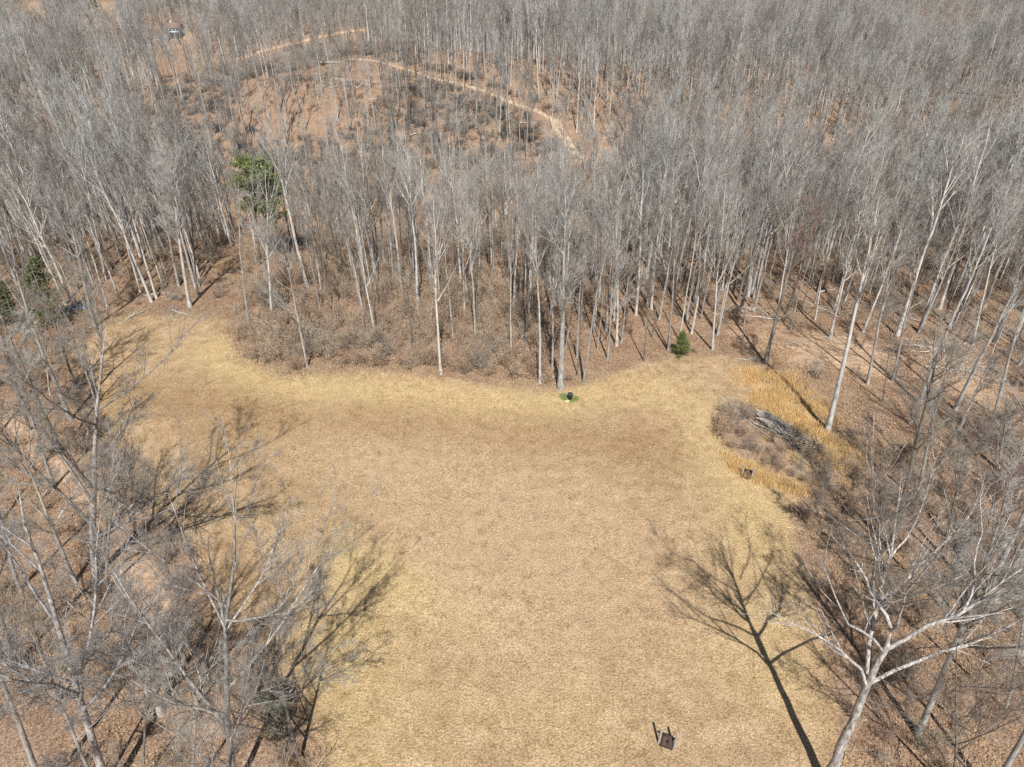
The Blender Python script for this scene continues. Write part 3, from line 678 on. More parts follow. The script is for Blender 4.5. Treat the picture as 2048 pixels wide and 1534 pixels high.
def zone(qx, qy):
    if qy > 1000: return 'on the leafy slope at the near left' if qx < 1024 else 'in the tangle at the near right'
    if qx < 480: return 'beyond the left bay' if qy < 700 else 'on the bank left of the field'
    if qx < 800: return 'behind the brown thicket'
    if qx < 1080: return 'behind the pale slim tree'
    if qx < 1320: return 'behind the thickest tree'
    if qx < 1560: return 'behind the small cedar'
    if qx < 1780: return 'behind the bare ground'
    return 'in the woods on the far right' if qy < 700 else 'in the twiggy thicket on the right'
ORD = ['leftmost', 'second from left', 'third from left', 'fourth from left', 'fifth from left', 'sixth from left', 'seventh from left', 'eighth from left', 'ninth from left', 'tenth from left', 'eleventh from left', 'twelfth from left']
def singled(keys, qx):
    """label for each key, the ones that share a key told apart by their order from left to right"""
    out = [None] * len(keys); by = {}
    for j, k in enumerate(keys): by.setdefault(k, []).append(j)
    for k, js in by.items():
        js.sort(key=lambda j: qx[j])
        for n_, j in enumerate(js):
            if len(js) == 1: out[j] = k
            elif len(js) == 2: out[j] = k + ', ' + ('left' if n_ == 0 else 'right') + ' of two'
            else: out[j] = k + ', ' + ('rightmost' if n_ == len(js) - 1 else ORD[min(n_, 11)])
    return out
def row(i): d = abs(float(dline(closedF, x[i], y[i]))); return 'front row' if d < 6 else 'second row' if d < 13 else 'middle row' if d < 24 else 'back row'
keys = [f'{SHADES[kind[i]]} {row(i)} tree {zone(px[i], py[i])}' for i in sel]
for i, lb in zip(sel, singled(keys, [px[i] for i in sel])):
    k = kind[i]; tm, cm, ph = PROTO[k]
    put_tree(tm, cm, (x[i], y[i], z[i]), rz[i], tuple(tl[i]), (wsc[i], wsc[i], hsc[i]), lb, f'{SHADES[k]} trees {zone(px[i], py[i])}')
rest = ~selset
protos = [proto(f'far_tree_{k}', me_) for k, (me_, h) in enumerate(FARP)]
instancer('woodland', np.column_stack([x, y, z])[rest], np.column_stack([tl, rz])[rest], np.column_stack([wsc * (1 - .1 * (y > 380)), wsc * (1 - .1 * (y > 380)), hsc * (1 - .2 * (y > 380))])[rest], kind[rest], protos)
print('TREES', n, 'rest', rest.sum())


# ------------------------------------------------------------------ ground cover built as geometry
def patch_leaves(seed, n, rad, size, m, nm):
    r = np.random.default_rng(seed); mb = MB(); c = np.column_stack([r.normal(size=(n, 2)) * rad * .5, .02 + .05 * r.random(n)]); leafquads(mb, r, c, size, .75); return proto(nm, mb.mesh(nm, m))
def patch_blades(seed, n, rad, h, m, nm, wdt=.012, lean=.35):
    r = np.random.default_rng(seed); mb = MB(); p = r.normal(size=(n, 2)) * rad * .5; a = r.random(n) * 6.283
    hh = h * (.5 + .7 * r.random(n)); tip = p + r.normal(size=(n, 2)) * lean * h
    dx = np.column_stack([np.cos(a), np.sin(a)]) * wdt
    midp = p * .55 + tip * .45 + r.normal(size=(n, 2)) * .04 * h
    v = np.stack([np.column_stack([p - dx, np.full(n, -.04)]), np.column_stack([p + dx, np.full(n, -.04)]), np.column_stack([midp + dx * .7, hh * .6]), np.column_stack([midp - dx * .7, hh * .6]), np.column_stack([tip, hh])], 1)
    i = np.arange(n) * 5; mb.add(v.reshape(-1, 3), quads=np.stack([i, i + 1, i + 2, i + 3], -1), tris=np.stack([i + 3, i + 2, i + 4], -1)); return proto(nm, mb.mesh(nm, m))
def scatter_region(n, x0, x1, y0, y1, test, seed):
    r = np.random.default_rng(seed); x = r.uniform(x0, x1, n); y = r.uniform(y0, y1, n); k = test(x, y); x, y = x[k], y[k]
    k = np.abs(x) < .80 * y + 14; x, y = x[k], y[k]
    return r, x, y, T(x, y)
def do_scatter(name, r, x, y, z, protos, smin, smax):
    n = len(x); sc = smin + (smax - smin) * r.random(n); rot = np.zeros((n, 3)); rot[:, 2] = r.random(n) * 6.283
    return instancer(name, np.column_stack([x, y, z]), rot, np.column_stack([sc] * 3), r.integers(0, len(protos), n), protos)
inpoly = lambda P_: (lambda x, y: inside(P_, x, y))
r, x_, y_, z_ = scatter_region(9000, -75, 75, 17, 112, lambda x, y: inside(FIELD, x, y) | (dline(closedF, x, y) < 1.0), 51)
do_scatter('dry_turf', r, x_, y_, z_, [patch_blades(60 + i, 70, 1.1, .085, M_GRASS, f'turf_{i}', .016, .9) for i in range(4)], .8, 1.3)
r, x_, y_, z_ = scatter_region(26000, -120, 120, 17, 150, lambda x, y: ~inside(FIELD, x, y) & ~(inside(DIRT, x, y) & (noise2(x, y, 3, 5) > -.1)) & (noise2(x, y, 2.5, 8) > -.55) & (dline(BANK, x, y) > 1.2 + .8 * noise2(x, y, 2, 6)), 52)
do_scatter('leaf_litter', r, x_, y_, z_, [patch_leaves(70 + i, 60, 1.5, .10, M_LEAF, f'litter_{i}') for i in range(4)], .8, 1.4)
r, x_, y_, z_ = scatter_region(60000, -5, 75, 45, 85, lambda x, y: (inside(ORANGE[0], x, y) | inside(ORANGE[1], x, y) | (dline(np.vstack([ORANGE[0], ORANGE[0][:1]]), x, y) < 2.6 * np.random.default_rng(3).random(len(x)) ** 2)) & (noise2(x, y, 1.1, 12) > -.25) , 53)
do_scatter('tall_straw_grass', r, x_[:1500], y_[:1500], z_[:1500], [patch_blades(80 + i, 22, .6, .7, M_STRAW, f'straw_{i}', .012, .22) for i in range(4)], .6, 1.25)
# ragged knee-high grass along the edge of the mown field
edge_t = lambda x, y: (dline(closedF, x, y) < 1.6) & (y > 50) & (noise2(x, y, 2.2, 14) > -.1)
r, x_, y_, z_ = scatter_region(40000, -75, 75, 30, 112, edge_t, 54)
do_scatter('edge_grass', r, x_, y_, z_, [patch_blades(90 + i, 22, .6, .4, M_GRASS, f'edge_{i}', .014, .3) for i in range(3)], .6, 1.3)
gc = G(1138, 800)
r = np.random.default_rng(5); aa = r.random(260) * 6.283; rr = .35 + .62 * r.random(260) ** .7 * (.7 + .5 * np.sin(aa * 3 + 1))
x_ = gc[0] + np.cos(aa) * rr * 1.15; y_ = gc[1] + .25 + np.sin(aa) * rr * 1.0; ok = ~((x_ < gc[0] + .2) & (y_ < gc[1] - .1)); x_, y_ = x_[ok], y_[ok]
do_scatter('green_grass', r, x_, y_, T(x_, y_), [patch_blades(95, 26, .35, .2, M_GREEN, 'green_0', .016, .4)], .7, 1.2)

# ------------------------------------------------------------------ shrubs and undergrowth
SH = []
for k, (h, st_, lv, sec, tw) in enumerate([(2.6, 14, 0, 8, 600), (3.4, 11, 260, 9, 650), (2.0, 20, 500, 7, 500), (4.2, 9, 120, 11, 750), (3.0, 16, 700, 8, 500)]):
    a, lf = shrub(300 + k, h, st_, lv, twigs=tw, sec=sec, fine=.0095)
    SH.append((a.mesh('stems', M_BRUSH if k != 3 else M_TWIG), lf.mesh('leaves', M_LEAF) if lv else None, h))
def joined(a, lf, ma, ml, nm):
    return proto(nm, join(a, lf).mesh(nm, [ma, ml]) if lf.n else a.mesh(nm, ma))
SHP = []
for k, (h, st_, lv, sec, tw) in enumerate([(2.4, 12, 0, 7, 300), (3.2, 10, 180, 8, 320), (1.8, 16, 350, 6, 220), (4.4, 8, 60, 9, 420), (2.8, 14, 420, 7, 250), (1.2, 18, 150, 5, 160)]):
    a, lf = shrub(400 + k, h, st_, lv, twigs=tw, sec=sec, fine=.011); SHP.append(joined(a, lf, M_BRUSH, M_LEAF, f'under_{k}'))
BR = polyG([(470, 700), (480, 600), (600, 520), (800, 540), (1000, 560), (1080, 600), (1090, 740), (1020, 772), (860, 752), (640, 742), (560, 750)])
OPENG = polyG([(1140, 640), (1330, 600), (1420, 640), (1420, 700), (1300, 712), (1200, 745), (1140, 765)])
def under_t(x, y):
    r = np.random.default_rng(77); u = r.random(len(x)); nn = noise2(x, y, 7, 31)
    inb = inside(BR, x, y); p = np.where(inb, 1.5, np.where(y < 105, .30, .42) + .35 * nn)
    p = np.where(inside(OPENG, x, y) | inside(DIRT, x, y) | inside(OPENR, x, y), .05, p)
    p = np.where((y < 62) & (x > 0), .5, p); p = np.where((y < 62) & (x < 0), .5, p)
    bad = inside(FIELD, x, y) | (dline(closedF, x, y) < .9) | inside(ORANGE[0], x, y)
    bad |= (dline(BANK, x, y) < 1.8)
    return (u < p) & ~bad
r, x_, y_, z_ = scatter_region(21000, -170, 170, 18, 210, under_t, 61)
# the nearest of the shrubs are things of their own
d_ = np.sqrt(x_ ** 2 + y_ ** 2 + H * H); qx, qy = project(x_, y_, z_); front = (dline(closedF, x_, y_) < 7.5) & (qx > -20) & (qx < 2070) & (qy < 1560)
cand = np.where(front)[0]; cand = cand[np.argsort(d_[cand])]
own = []
for i in cand:
    if all((x_[i] - x_[j]) ** 2 + (y_[i] - y_[j]) ** 2 > 1.6 ** 2 for j in own): own.append(i)
    if len(own) >= 150: break
WHAT = ['bushy grey brown shrub', 'tall thin leafy shrub', 'low russet leaved shrub', 'tall bare shrub', 'rounded dead leafed shrub']
def szone(qx, qy):
    if qy > 980: return ('by the bank' if qy < 1220 else 'in the left litter' if qx < 380 else 'under the pale birch-like tree') if qx < 1024 else ('behind the large pale tree' if qy < 1300 else 'below the large pale tree')
    if qx < 470: return 'left of the orange bank' if qy > 760 else 'around the left bay'
    if qx < 700: return 'at the thicket point'
    if qx < 900: return 'near the pale slim tree'
    if qx < 1110: return 'left of the thickest tree'
    if qx < 1400: return 'left of the small cedar'
    return 'right of the small cedar'
picks = []
for i in own:
    leafy = qx[i] > 470 and qx[i] < 1110 and qy[i] < 800
    k = int(r.choice([1, 2, 4, 0, 3] if leafy else [0, 0, 3, 2, 3])); a, lf, h = SH[k]; s_ = (.6 + .55 * r.random()) * (1.1 if leafy else .8)
    picks.append((i, k, s_))
for (i, k, s_), lb in zip(picks, singled([f'{WHAT[k]} {szone(qx[i], qy[i])}' for i, k, s_ in picks], [qx[i] for i, k, s_ in picks])):
    a, lf, h = SH[k]; o = put_tree(a, lf, (x_[i], y_[i], z_[i]), r.random() * 6.283, (0, 0), (s_, s_, s_), lb, f'{WHAT[k]}s {szone(qx[i], qy[i])}', 'shrub', ('stems', 'leaves')); o['category'] = 'shrub'
ms = np.ones(len(x_), bool); ms[own] = False
n_ = ms.sum(); sc = (.45 + .6 * r.random(n_)) * np.where(inside(BR, x_[ms], y_[ms]), 1.35, 1); rot = np.zeros((n_, 3)); rot[:, 2] = r.random(n_) * 6.283
ik = np.where(inside(BR, x_[ms], y_[ms]), r.choice([1, 2, 4, 4, 0, 3], n_), r.choice([0, 1, 3, 5, 0, 2], n_))
instancer('undergrowth', np.column_stack([x_, y_, z_])[ms], rot, np.column_stack([sc] * 3), ik, SHP)
LBP = []
for k, (h_, n_s, mm_) in enumerate([(2.6, 14, M_TWIG), (2.2, 16, M_BARKD), (3.4, 10, M_BRUSH)]):
    a, lf = shrub(450 + k, h_, n_s, 0, twigs=300, sec=8, fine=.016); LBP.append(proto(f'slash_{k}', a.mesh(f'slash_{k}', mm_)))
# brush and slash over the logged hill
rh = np.random.default_rng(62); xh = rh.uniform(-140, 110, 12000); yh = rh.uniform(150, 460, 12000)
kk = inside(THIN, xh, yh) & (noise2(xh, yh, 11, 41) > -.15) & (dline([p[:2] for p in ROADR], xh, yh) > 3) & (dline([p[:2] for p in ROADL], xh, yh) > 4); xh, yh = xh[kk][:2400], yh[kk][:2400]
nh = len(xh); sc = .7 + 1.0 * rh.random(nh); rot = np.column_stack([rh.normal(size=(nh, 2)) * .25, rh.random(nh) * 6.283])
instancer('logging_brush', np.column_stack([xh, yh, T(xh, yh)]), rot, np.column_stack([sc * 1.3, sc * 1.3, sc * .7]), rh.choice([0, 1, 2, 0], nh), LBP)

# ------------------------------------------------------------------ evergreens
def conifer(seed, h, rad, n_br, per, size, m_needle, crown0=.25, ragged=.3, flat=False, top=.12):
    r = np.random.default_rng(seed); tr = MB(); lf = MB(); K = 8; s = np.linspace(0, 1, K)
    P_ = np.stack([np.cumsum(r.normal(size=K) * .02 * h / 4), np.cumsum(r.normal(size=K) * .02 * h / 4), s * h - .2 * (s == 0)], -1); Rr = (.012 * h) * (1 - s * .9) + .01
    tr.tubes(P_[None], Rr[None], 7)
    f = crown0 + (1 - crown0) * r.random(n_br) ** .85; az = r.random(n_br) * 6.283
    prof = (1 - f) / (1 - crown0) if not flat else np.sqrt(np.clip(1 - ((f - (1 + crown0) / 2) / ((1 - crown0) / 2 + .02)) ** 2, 0, 1))
    L = rad * np.maximum(prof, top) * (1 - ragged + 2 * ragged * r.random(n_br) * .8)
    st = np.stack([np.interp(f, s, P_[:, j]) for j in range(3)], -1)
    d = np.column_stack([np.cos(az), np.sin(az), .25 + .35 * r.random(n_br)]); pts = [st]
    for k in range(4):
        d = d + r.normal(size=(n_br, 3)) * .12; d /= np.linalg.norm(d, axis=1, keepdims=True); pts.append(pts[-1] + d * (L / 4)[:, None])
    B = np.stack(pts, 1); tr.tubes(B, (.006 * h * np.linspace(1, .2, 5))[None] * np.ones((n_br, 1)) * .6, 4)
    pi = r.integers(0, n_br, per); q = .3 + .7 * r.random(per); fi = q * 4; i0 = np.minimum(fi.astype(int), 3); c = B[pi, i0] + (B[pi, i0 + 1] - B[pi, i0]) * (fi - i0)[:, None]
    c = c + r.normal(size=(per, 3)) * rad * .10 * np.array([1, 1, .6]); leafquads(lf, r, c, size); return tr, lf
def put_conifer(base, top, wpx, label, seed, nbr, per, size, m, **kw):
    g = G(*base); tp = atY(top[0], top[1], g[1]); h = tp[2] - g[2]; depth = g[1] * cp - (g[2] - H) * sp_; rad = wpx / 2 * depth / F
    tr, lf = conifer(seed, h, rad, nbr, per, size, m, **kw)
    return put_tree(tr.mesh('trunk', M_BARKD, True), lf.mesh('foliage', m), g, 0, ((tp[0] - g[0]) / h, 0), label=label, name='evergreen_tree', parts=('trunk', 'foliage'))
put_conifer((1362, 712), (1366, 664), 48, 'small bright green cedar at the edge of the field', 500, 110, 4200, .10, M_CEDAR, crown0=.03, ragged=.32)
put_conifer((520, 530), (505, 325), 112, 'olive green pine with a ragged crown standing in the bare woods', 501, 55, 8500, .24, M_NEEDLE, crown0=.52, flat=True, ragged=.5)
put_conifer((556, 530), (546, 365), 74, 'lower olive green pine beside the ragged pine in the woods', 502, 38, 4500, .24, M_NEEDLE, crown0=.55, flat=True, ragged=.5)
put_conifer((80, 655), (66, 515), 120, 'dark olive evergreen beside the blue tarp at the far left', 503, 90, 5200, .20, M_OLIVE, crown0=.08, ragged=.35)
put_conifer((8, 650), (2, 560), 70, 'dark evergreen cut by the left edge of the picture', 504, 60, 2200, .22, M_OLIVE, crown0=.1, ragged=.35)
put_conifer((560, 1470), (528, 1385), 120, 'small grey green evergreen under the twigs at the bottom left', 505, 40, 1800, .09, M_OLIVE, crown0=.05, ragged=.4)
put_conifer((1885, 285), (1896, 248), 24, 'small dark pine alone on the wooded slope at the far right', 506, 30, 900, .40, M_CEDAR, crown0=.3, ragged=.3)
put_conifer((236, 112), (234, 94), 17, 'round green cedar beside the gravel drive', 507, 60, 1500, .45, M_NEEDLE, crown0=.03, flat=True, ragged=.15)
put_conifer((249, 114), (248, 97), 15, 'darker round cedar next to the green cedar by the drive', 508, 60, 1500, .45, M_CEDAR, crown0=.03, flat=True, ragged=.15)
for k, (bx, by, tx, ty, wp) in enumerate([(2, 45, 0, 22, 14), (185, 26, 180, -2, 16), (192, 22, 190, 0, 12), (118, 30, 112, 8, 12), (1500, 25, 1502, -3, 14), (1530, 22, 1532, -5, 16), (1610, 24, 1612, -4, 14), (1690, 22, 1694, -6, 16), (1400, 24, 1402, -2, 14), (860, 24, 860, -4, 14), (795, 24, 795, -3, 15), (930, 22, 930, -6, 13), (1790, 110, 1800, 86, 14), (410, 20, 407, -4, 13), (2030, 262, 2042, 232, 22), (580, 22, 578, -3, 14)]):
    put_conifer((bx, by), (tx, ty), wp, ['dark pine at the top left margin', 'tall dark pine left of the distant clearing', 'thin dark pine beside the distant clearing', 'dark pine before the sandy clearing', 'dark pine on the skyline right of the white shed', 'broad dark pine on the skyline', 'dark pine in the middle of the right skyline woods', 'dark pine toward the right end of the skyline woods', 'small dark pine just right of the white shed', 'dark pine left of the white house', 'dark pine above the bend of the clay road', 'narrow dark pine beside the white house', 'dark pine part way up the right hand slope', 'dark pine above the blue grey house', 'dark evergreen at the right margin above the leafy gap', 'dark pine above the start of the clay road'][k], 520 + k, 30, 700, .7, M_CEDAR, crown0=.2, ragged=.35)

# ------------------------------------------------------------------ fallen wood
def pole(r, p0, p1, rad, K=6, sag=.06):
    p0 = np.array(p0); p1 = np.array(p1); s = np.linspace(0, 1, K)[:, None]; L = np.linalg.norm(p1 - p0); P_ = p0 + (p1 - p0) * s; P_[1:-1] += r.normal(size=(K - 2, 3)) * sag * L * .4 * np.array([1, 1, .3]); return P_, np.linspace(rad, rad * .45, K)
def deadlimb(seed, L, rad, nb=7, fork=True):
    r = np.random.default_rng(seed); P_, R_ = pole(r, (-L / 2, 0, rad), (L / 2, 0, rad + .05), rad, 8, .05); tr = MB(); tr.tubes(P_[None], R_[None], 8)
    br = MB(); Q, RR = grow(r, P_[None], R_[None], nb, .3, .98, .4, (25, 60), .5, 6, .0, .12); Q[:, :, 2] = np.abs(Q[:, :, 2]) * .6 + .05; br.tubes(Q, RR, 5)
    Q2, R2 = grow(r, Q, RR, nb * 6, .2, .98, .5, (25, 60), .6, 4, .0, .15, .3); Q2[:, :, 2] = np.abs(Q2[:, :, 2]) * .8 + .04; br.tubes(Q2, np.maximum(R2, .008), 3); return tr, br
def put_log(a, b_, rad, label, seed, nb=7, name='fallen_log', m=M_DEAD):
    ga, gb_ = G(*a), G(*b_); L = np.linalg.norm(gb_ - ga); tr, br = deadlimb(seed, L, rad, nb); mid_ = (ga + gb_) / 2; mid_[2] = T(mid_[0], mid_[1])
    o = put_tree(tr.mesh('stem', m, True), br.mesh('branches', m) if nb else None, mid_, math.atan2(gb_[1] - ga[1], gb_[0] - ga[0]), label=label, name=name, parts=('stem', 'branches')); o['category'] = 'fallen log'; return o
put_log((232, 650), (292, 622), .13, 'pale fallen limb on the far left corner of the field', 600)
put_log((345, 622), (382, 634), .12, 'short pale forked limb under the pale forked tree', 601, 4)
put_log((285, 592), (345, 585), .10, 'grey fallen log in the leaves beyond the left bay', 602, 4)
put_log((1370, 578), (1460, 584), .12, 'pale fallen log lying level among the trunks behind the cedar', 603, 6)
put_log((1590, 595), (1690, 640), .12, 'long thin fallen trunk slanting at the back of the bare ground', 604, 9)
put_log((1745, 605), (1860, 655), .14, 'fallen grey trunk beyond the slash on the right', 605, 8)
put_log((1480, 632), (1590, 642), .10, 'fallen limb along the back edge of the pale track', 606, 8)
put_log((1635, 585), (1680, 578), .12, 'sun bleached limb in the brush behind the bare ground', 607, 5)
put_log((1800, 690), (1885, 700), .13, 'fallen limb in the slash right of the bare ground', 608, 9)
put_log((1850, 735), (1960, 745), .15, 'broken grey top lying across the right of the bare ground', 609, 12)
put_log((1860, 655), (1890, 720), .10, 'curved pale branch fallen by the tall trunks on the right', 610, 6)
put_log((1955, 960), (1990, 1015), .16, 'split pale log among the twigs on the right edge', 611, 3)
put_log((1470, 718), (1530, 724), .06, 'small bundle of grey branches where the field meets the bare ground', 612, 12)
put_log((1100, 752), (1150, 757), .05, 'thin stick lying at the foot of the thickest tree', 613, 3)
put_log((1030, 245), (1075, 250), .22, 'pale felled trunk on the logged hill beside the skid trail', 614, 3)
put_log((905, 195), (985, 215), .25, 'dark felled top on the logged hill under the track', 615, 10)
put_log((730, 195), (790, 205), .25, 'dark felled trunk near the middle of the logged hill', 616, 8)
put_log((820, 275), (850, 260), .22, 'short felled trunk low on the logged hill', 617, 3)
put_log((640, 130), (700, 122), .3, 'felled top near the crest of the logged hill', 618, 12)
put_log((2000, 1180), (2048, 1200), .12, 'fallen trunk at the right edge in the thicket', 619, 4)
# slash heaps: uncountable sticks
def sticks(r, n, sx, sy, hz, L, rad, mb, along=None):
    c = r.normal(size=(n, 3)) * np.array([sx, sy, 0]) * .5; c[:, 2] = hz * r.random(n) * np.exp(-((c[:, 0] / sx) ** 2 + (c[:, 1] / sy) ** 2)) + .04
    a = r.random(n) * 6.283 if along is None else along + r.normal(size=n) * .25; el = r.normal(size=n) * .22; l = L * (.5 + .8 * r.random(n))
    d = np.column_stack([np.cos(a) * np.cos(el), np.sin(a) * np.cos(el), np.sin(el)]); K = 4; P_ = c[:, None] + d[:, None] * (l[:, None, None] * (np.linspace(-.5, .5, K)[None, :, None])); P_[:, 1:-1] += r.normal(size=(n, K - 2, 3)) * .05
    P_[:, :, 2] = np.maximum(P_[:, :, 2], .02); mb.tubes(P_, (rad * (.5 + r.random(n)))[:, None] * np.linspace(1, .4, K)[None], 4)
def heap(at, sx, sy, hz, n, L, rad, label, seed, m=M_DEAD, rz=0):
    g = G(*at); r = np.random.default_rng(seed); mb = MB(); sticks(r, n, sx, sy, hz, L, rad, mb); mb2 = MB(); sticks(r, n * 3, sx * 1.1, sy * 1.1, hz * 1.2, L * .7, rad * .35, mb2)
    o = empty('slash_heap', g, rz); tag(o, label, 'brush heap'); a = mb.build('branches', m, o); a['kind'] = 'stuff'; b_ = mb2.build('twigs', M_BRUSH, o); b_['kind'] = 'stuff'; return o
heap((1735, 622), 7, 2.2, 1.3, 90, 2.6, .035, 'dark slash heap behind the bare ground', 701, M_BARKD)
heap((1860, 700), 6, 3, 1.2, 80, 2.6, .04, 'grey slash heap spread around the trunks right of the bare ground', 702)
heap((1930, 745), 5, 3, 1.3, 80, 2.4, .035, 'thick slash heap near the right edge', 703)
heap((1475, 625), 4.5, 1.4, .9, 60, 2.2, .035, 'low heap of limbs behind the left end of the pale track', 704)
heap((1592, 690), 1.3, .8, .3, 26, 1.0, .025, 'small scatter of pale sticks on the bare ground behind the straight grey tree', 705)
heap((1636, 728), .8, .6, .35, 24, .7, .03, 'little grey heap of twigs in the middle of the bare ground', 706)
heap((1622, 797), .8, .6, .35, 26, .7, .03, 'little grey heap of twigs beside the orange grass', 707)
heap((1660, 680), .9, .6, .3, 20, .8, .025, 'tiny pale heap of sticks beside a shadow on the bare ground', 708)
heap((1980, 870), 4, 3, 1.8, 110, 2.6, .035, 'dark tangle of fallen limbs at the right margin', 709, M_BARKD)
heap((2020, 900), 3, 3, 1.2, 60, 2.6, .04, 'pale tangle of fallen limbs at the right margin', 710)
heap((1510, 572), 6, 2, .8, 60, 2.6, .035, 'litter of fallen limbs among the trunks behind the cedar', 711)
heap((600, 160), 12, 5, 1.6, 90, 5, .09, 'windrow of felled tops near the left crest of the logged hill', 712, M_BARKD)
heap((700, 170), 12, 4, 1.6, 90, 5, .09, 'windrow of felled tops near the middle of the logged hill', 713)
heap((850, 230), 10, 4, 1.6, 80, 5, .09, 'heap of felled tops below the dirt track', 714, M_BARKD)

# --- the long brush pile with its bundle of grey poles
gp = G(1570, 868); pa, pb = G(1500, 822), G(1645, 905); az = math.atan2(pb[1] - pa[1], pb[0] - pa[0]); Lp = np.linalg.norm(pb - pa)
bpile = empty('brush_pile', gp, az); tag(bpile, 'long pile of grey poles and brush between the orange grass and the thicket', 'brush pile')
r = np.random.default_rng(720)
for k in range(70):
    u = r.random(); lx = -Lp * .16 + r.normal() * .35; ly = r.normal() * .85; hz = max(.1, 1.25 * math.exp(-(ly / .95) ** 2) * (.45 + .55 * r.random())); l = 2.6 + 2.2 * r.random()
    if k > 44: lx = Lp * (r.random() * .8 - .35); l = 1.2 + 1.2 * r.random()
    an = r.normal() * (.17 if k <= 44 else .7) - .06; dz = r.normal() * .12
    P_, R_ = pole(r, (lx - l / 2 * math.cos(an), ly - l / 2 * math.sin(an), hz - dz), (lx + l / 2 * math.cos(an), ly + l / 2 * math.sin(an), max(.05, hz + dz)), .05 + .04 * r.random(), 5, .02)
    mb = MB(); mb.tubes(P_[None], R_[None], 6, tip=False); mb.build('pole', M_DEAD if k % 3 else M_BARKD, bpile, True)
mb = MB(); sticks(r, 620, Lp * .82, 1.5, 1.3, 1.4, .014, mb); o = mb.build('brush', M_TWIG, bpile); o['kind'] = 'stuff'
mb = MB(); sticks(r, 380, Lp * .9, 1.5, .9, 1.2, .016, mb); o = mb.build('dark_brush', M_BARKD, bpile); o['kind'] = 'stuff'
mb = MB()
for k in range(5): c_ = (Lp * (.10 + .32 * r.random()), r.normal() * .35, .3); sticks(r, 1, .1, .1, .1, .1, .05, mb)
sticks(r, 90, 2.4, 1.0, .9, .9, .035, mb)
o = mb.build('pale_offcuts', M_DEAD, bpile); o['kind'] = 'stuff'; o.location = (Lp * .22, -.1, .1)

# thicket around it
TH = [((1440, 872), 2, 1.5), ((1455, 862), 0, 1.35), ((1470, 845), 3, 1.1), ((1432, 848), 0, 1.2), ((1480, 872), 0, 1.2), ((1500, 838), 0, .9), ((1462, 895), 0, .9), ((1492, 900), 3, .9), ((1520, 905), 0, 1.0),
      ((1545, 925), 3, .9), ((1560, 940), 0, 1.0), ((1585, 952), 0, .9), ((1530, 930), 2, .8), ((1608, 962), 0, .8), ((1560, 905), 0, .7), ((1600, 940), 3, .8), ((1635, 960), 0, 1.1), ((1655, 945), 0, 1.1), ((1650, 975), 3, 1.0), ((1620, 925), 0, .8), ((1668, 985), 0, 1.0), ((1448, 825), 3, .8)]
tl_ = ['dark many stemmed bush at the left tip of the thicket', 'purple grey bush just left of the pole bundle', 'taller thin bush behind the tip of the thicket', 'reddish bush on the outer left of the thicket', 'twiggy bush before the pole bundle', 'fine bush against the head of the pile', 'low bush on the lower left thicket edge', 'upright bush in the front row of the thicket', 'grey bush midway along the front of the thicket', 'thin bush above the half hidden board', 'grey bush right of the half hidden board', 'wispy bush in the straw below the pile', 'low leafy bush above the half hidden board', 'small bush in the straw right of the board', 'small bush on the front slope of the pile', 'thin dark bush in the yellow grass gap', 'dense bush at the foot of the pile', 'dense bush at the right end of the pile', 'upright bush below the right end of the pile', 'small bush against the middle of the pile', 'last bush on the right tip of the thicket', 'wispy bush where the thicket meets the field']
for (pxy, k, s_), lb in zip(TH, tl_):
    g = G(*pxy); a, lf, h = SH[k]; s_ *= .72
    o = put_tree(a, lf, g, r.random() * 6.283, (0, 0), (s_, s_, s_), lb, None, 'shrub', ('stems', 'leaves')); o['category'] = 'shrub'
hand_tree((1620, 1058 - 40), (1632, 922), 'small pale forked sapling in the straw below the brush pile', p=7, wid=1.3)
hand_tree((1615, 800), (1612, 765), 'little dark leafless sapling beside the orange grass', p=7, wid=1.6)

# --- snag at the near left
gs = G(322, 1428); tp = atY(268, 1330, gs[1]); mb = MB(); r = np.random.default_rng(730)
K = 9; s_ = np.linspace(0, 1, K)[:, None]; P_ = (tp - gs) * s_; P_[1:, :] += r.normal(size=(K - 1, 3)) * .04; P_[0, 2] = -.3
mb.tubes(P_[None], (np.linspace(.30, .17, K) * (1 + .08 * r.normal(size=K)))[None], 10, tip=False)
sn = empty('dead_snag', gs); tag(sn, 'broken dead trunk leaning left with a jagged top at the near left', 'dead tree'); mb.build('trunk', M_DEAD, sn, True)
mb = MB()
for k in range(7):
    a = k / 7 * 6.283; q = tp - gs + np.array([math.cos(a) * .12, math.sin(a) * .12, -.1]); mb.tubes(np.stack([q, q + np.array([-.12, 0, .3 + .5 * r.random()]), q + np.array([-.2, 0, .6 + .6 * r.random()])])[None], np.array([[.06, .04, .01]]), 4)
mb.build('splinters', M_DEAD, sn)
mb = MB(); P_ = np.array([[0, 0, 3.], [.6, .3, 3.4], [1.2, .4, 3.5]]) + (tp - gs) * np.array([.4, .4, 0]); mb.tubes(P_[None], np.array([[.07, .05, .02]]), 5); mb.build('stub', M_DEAD, sn)

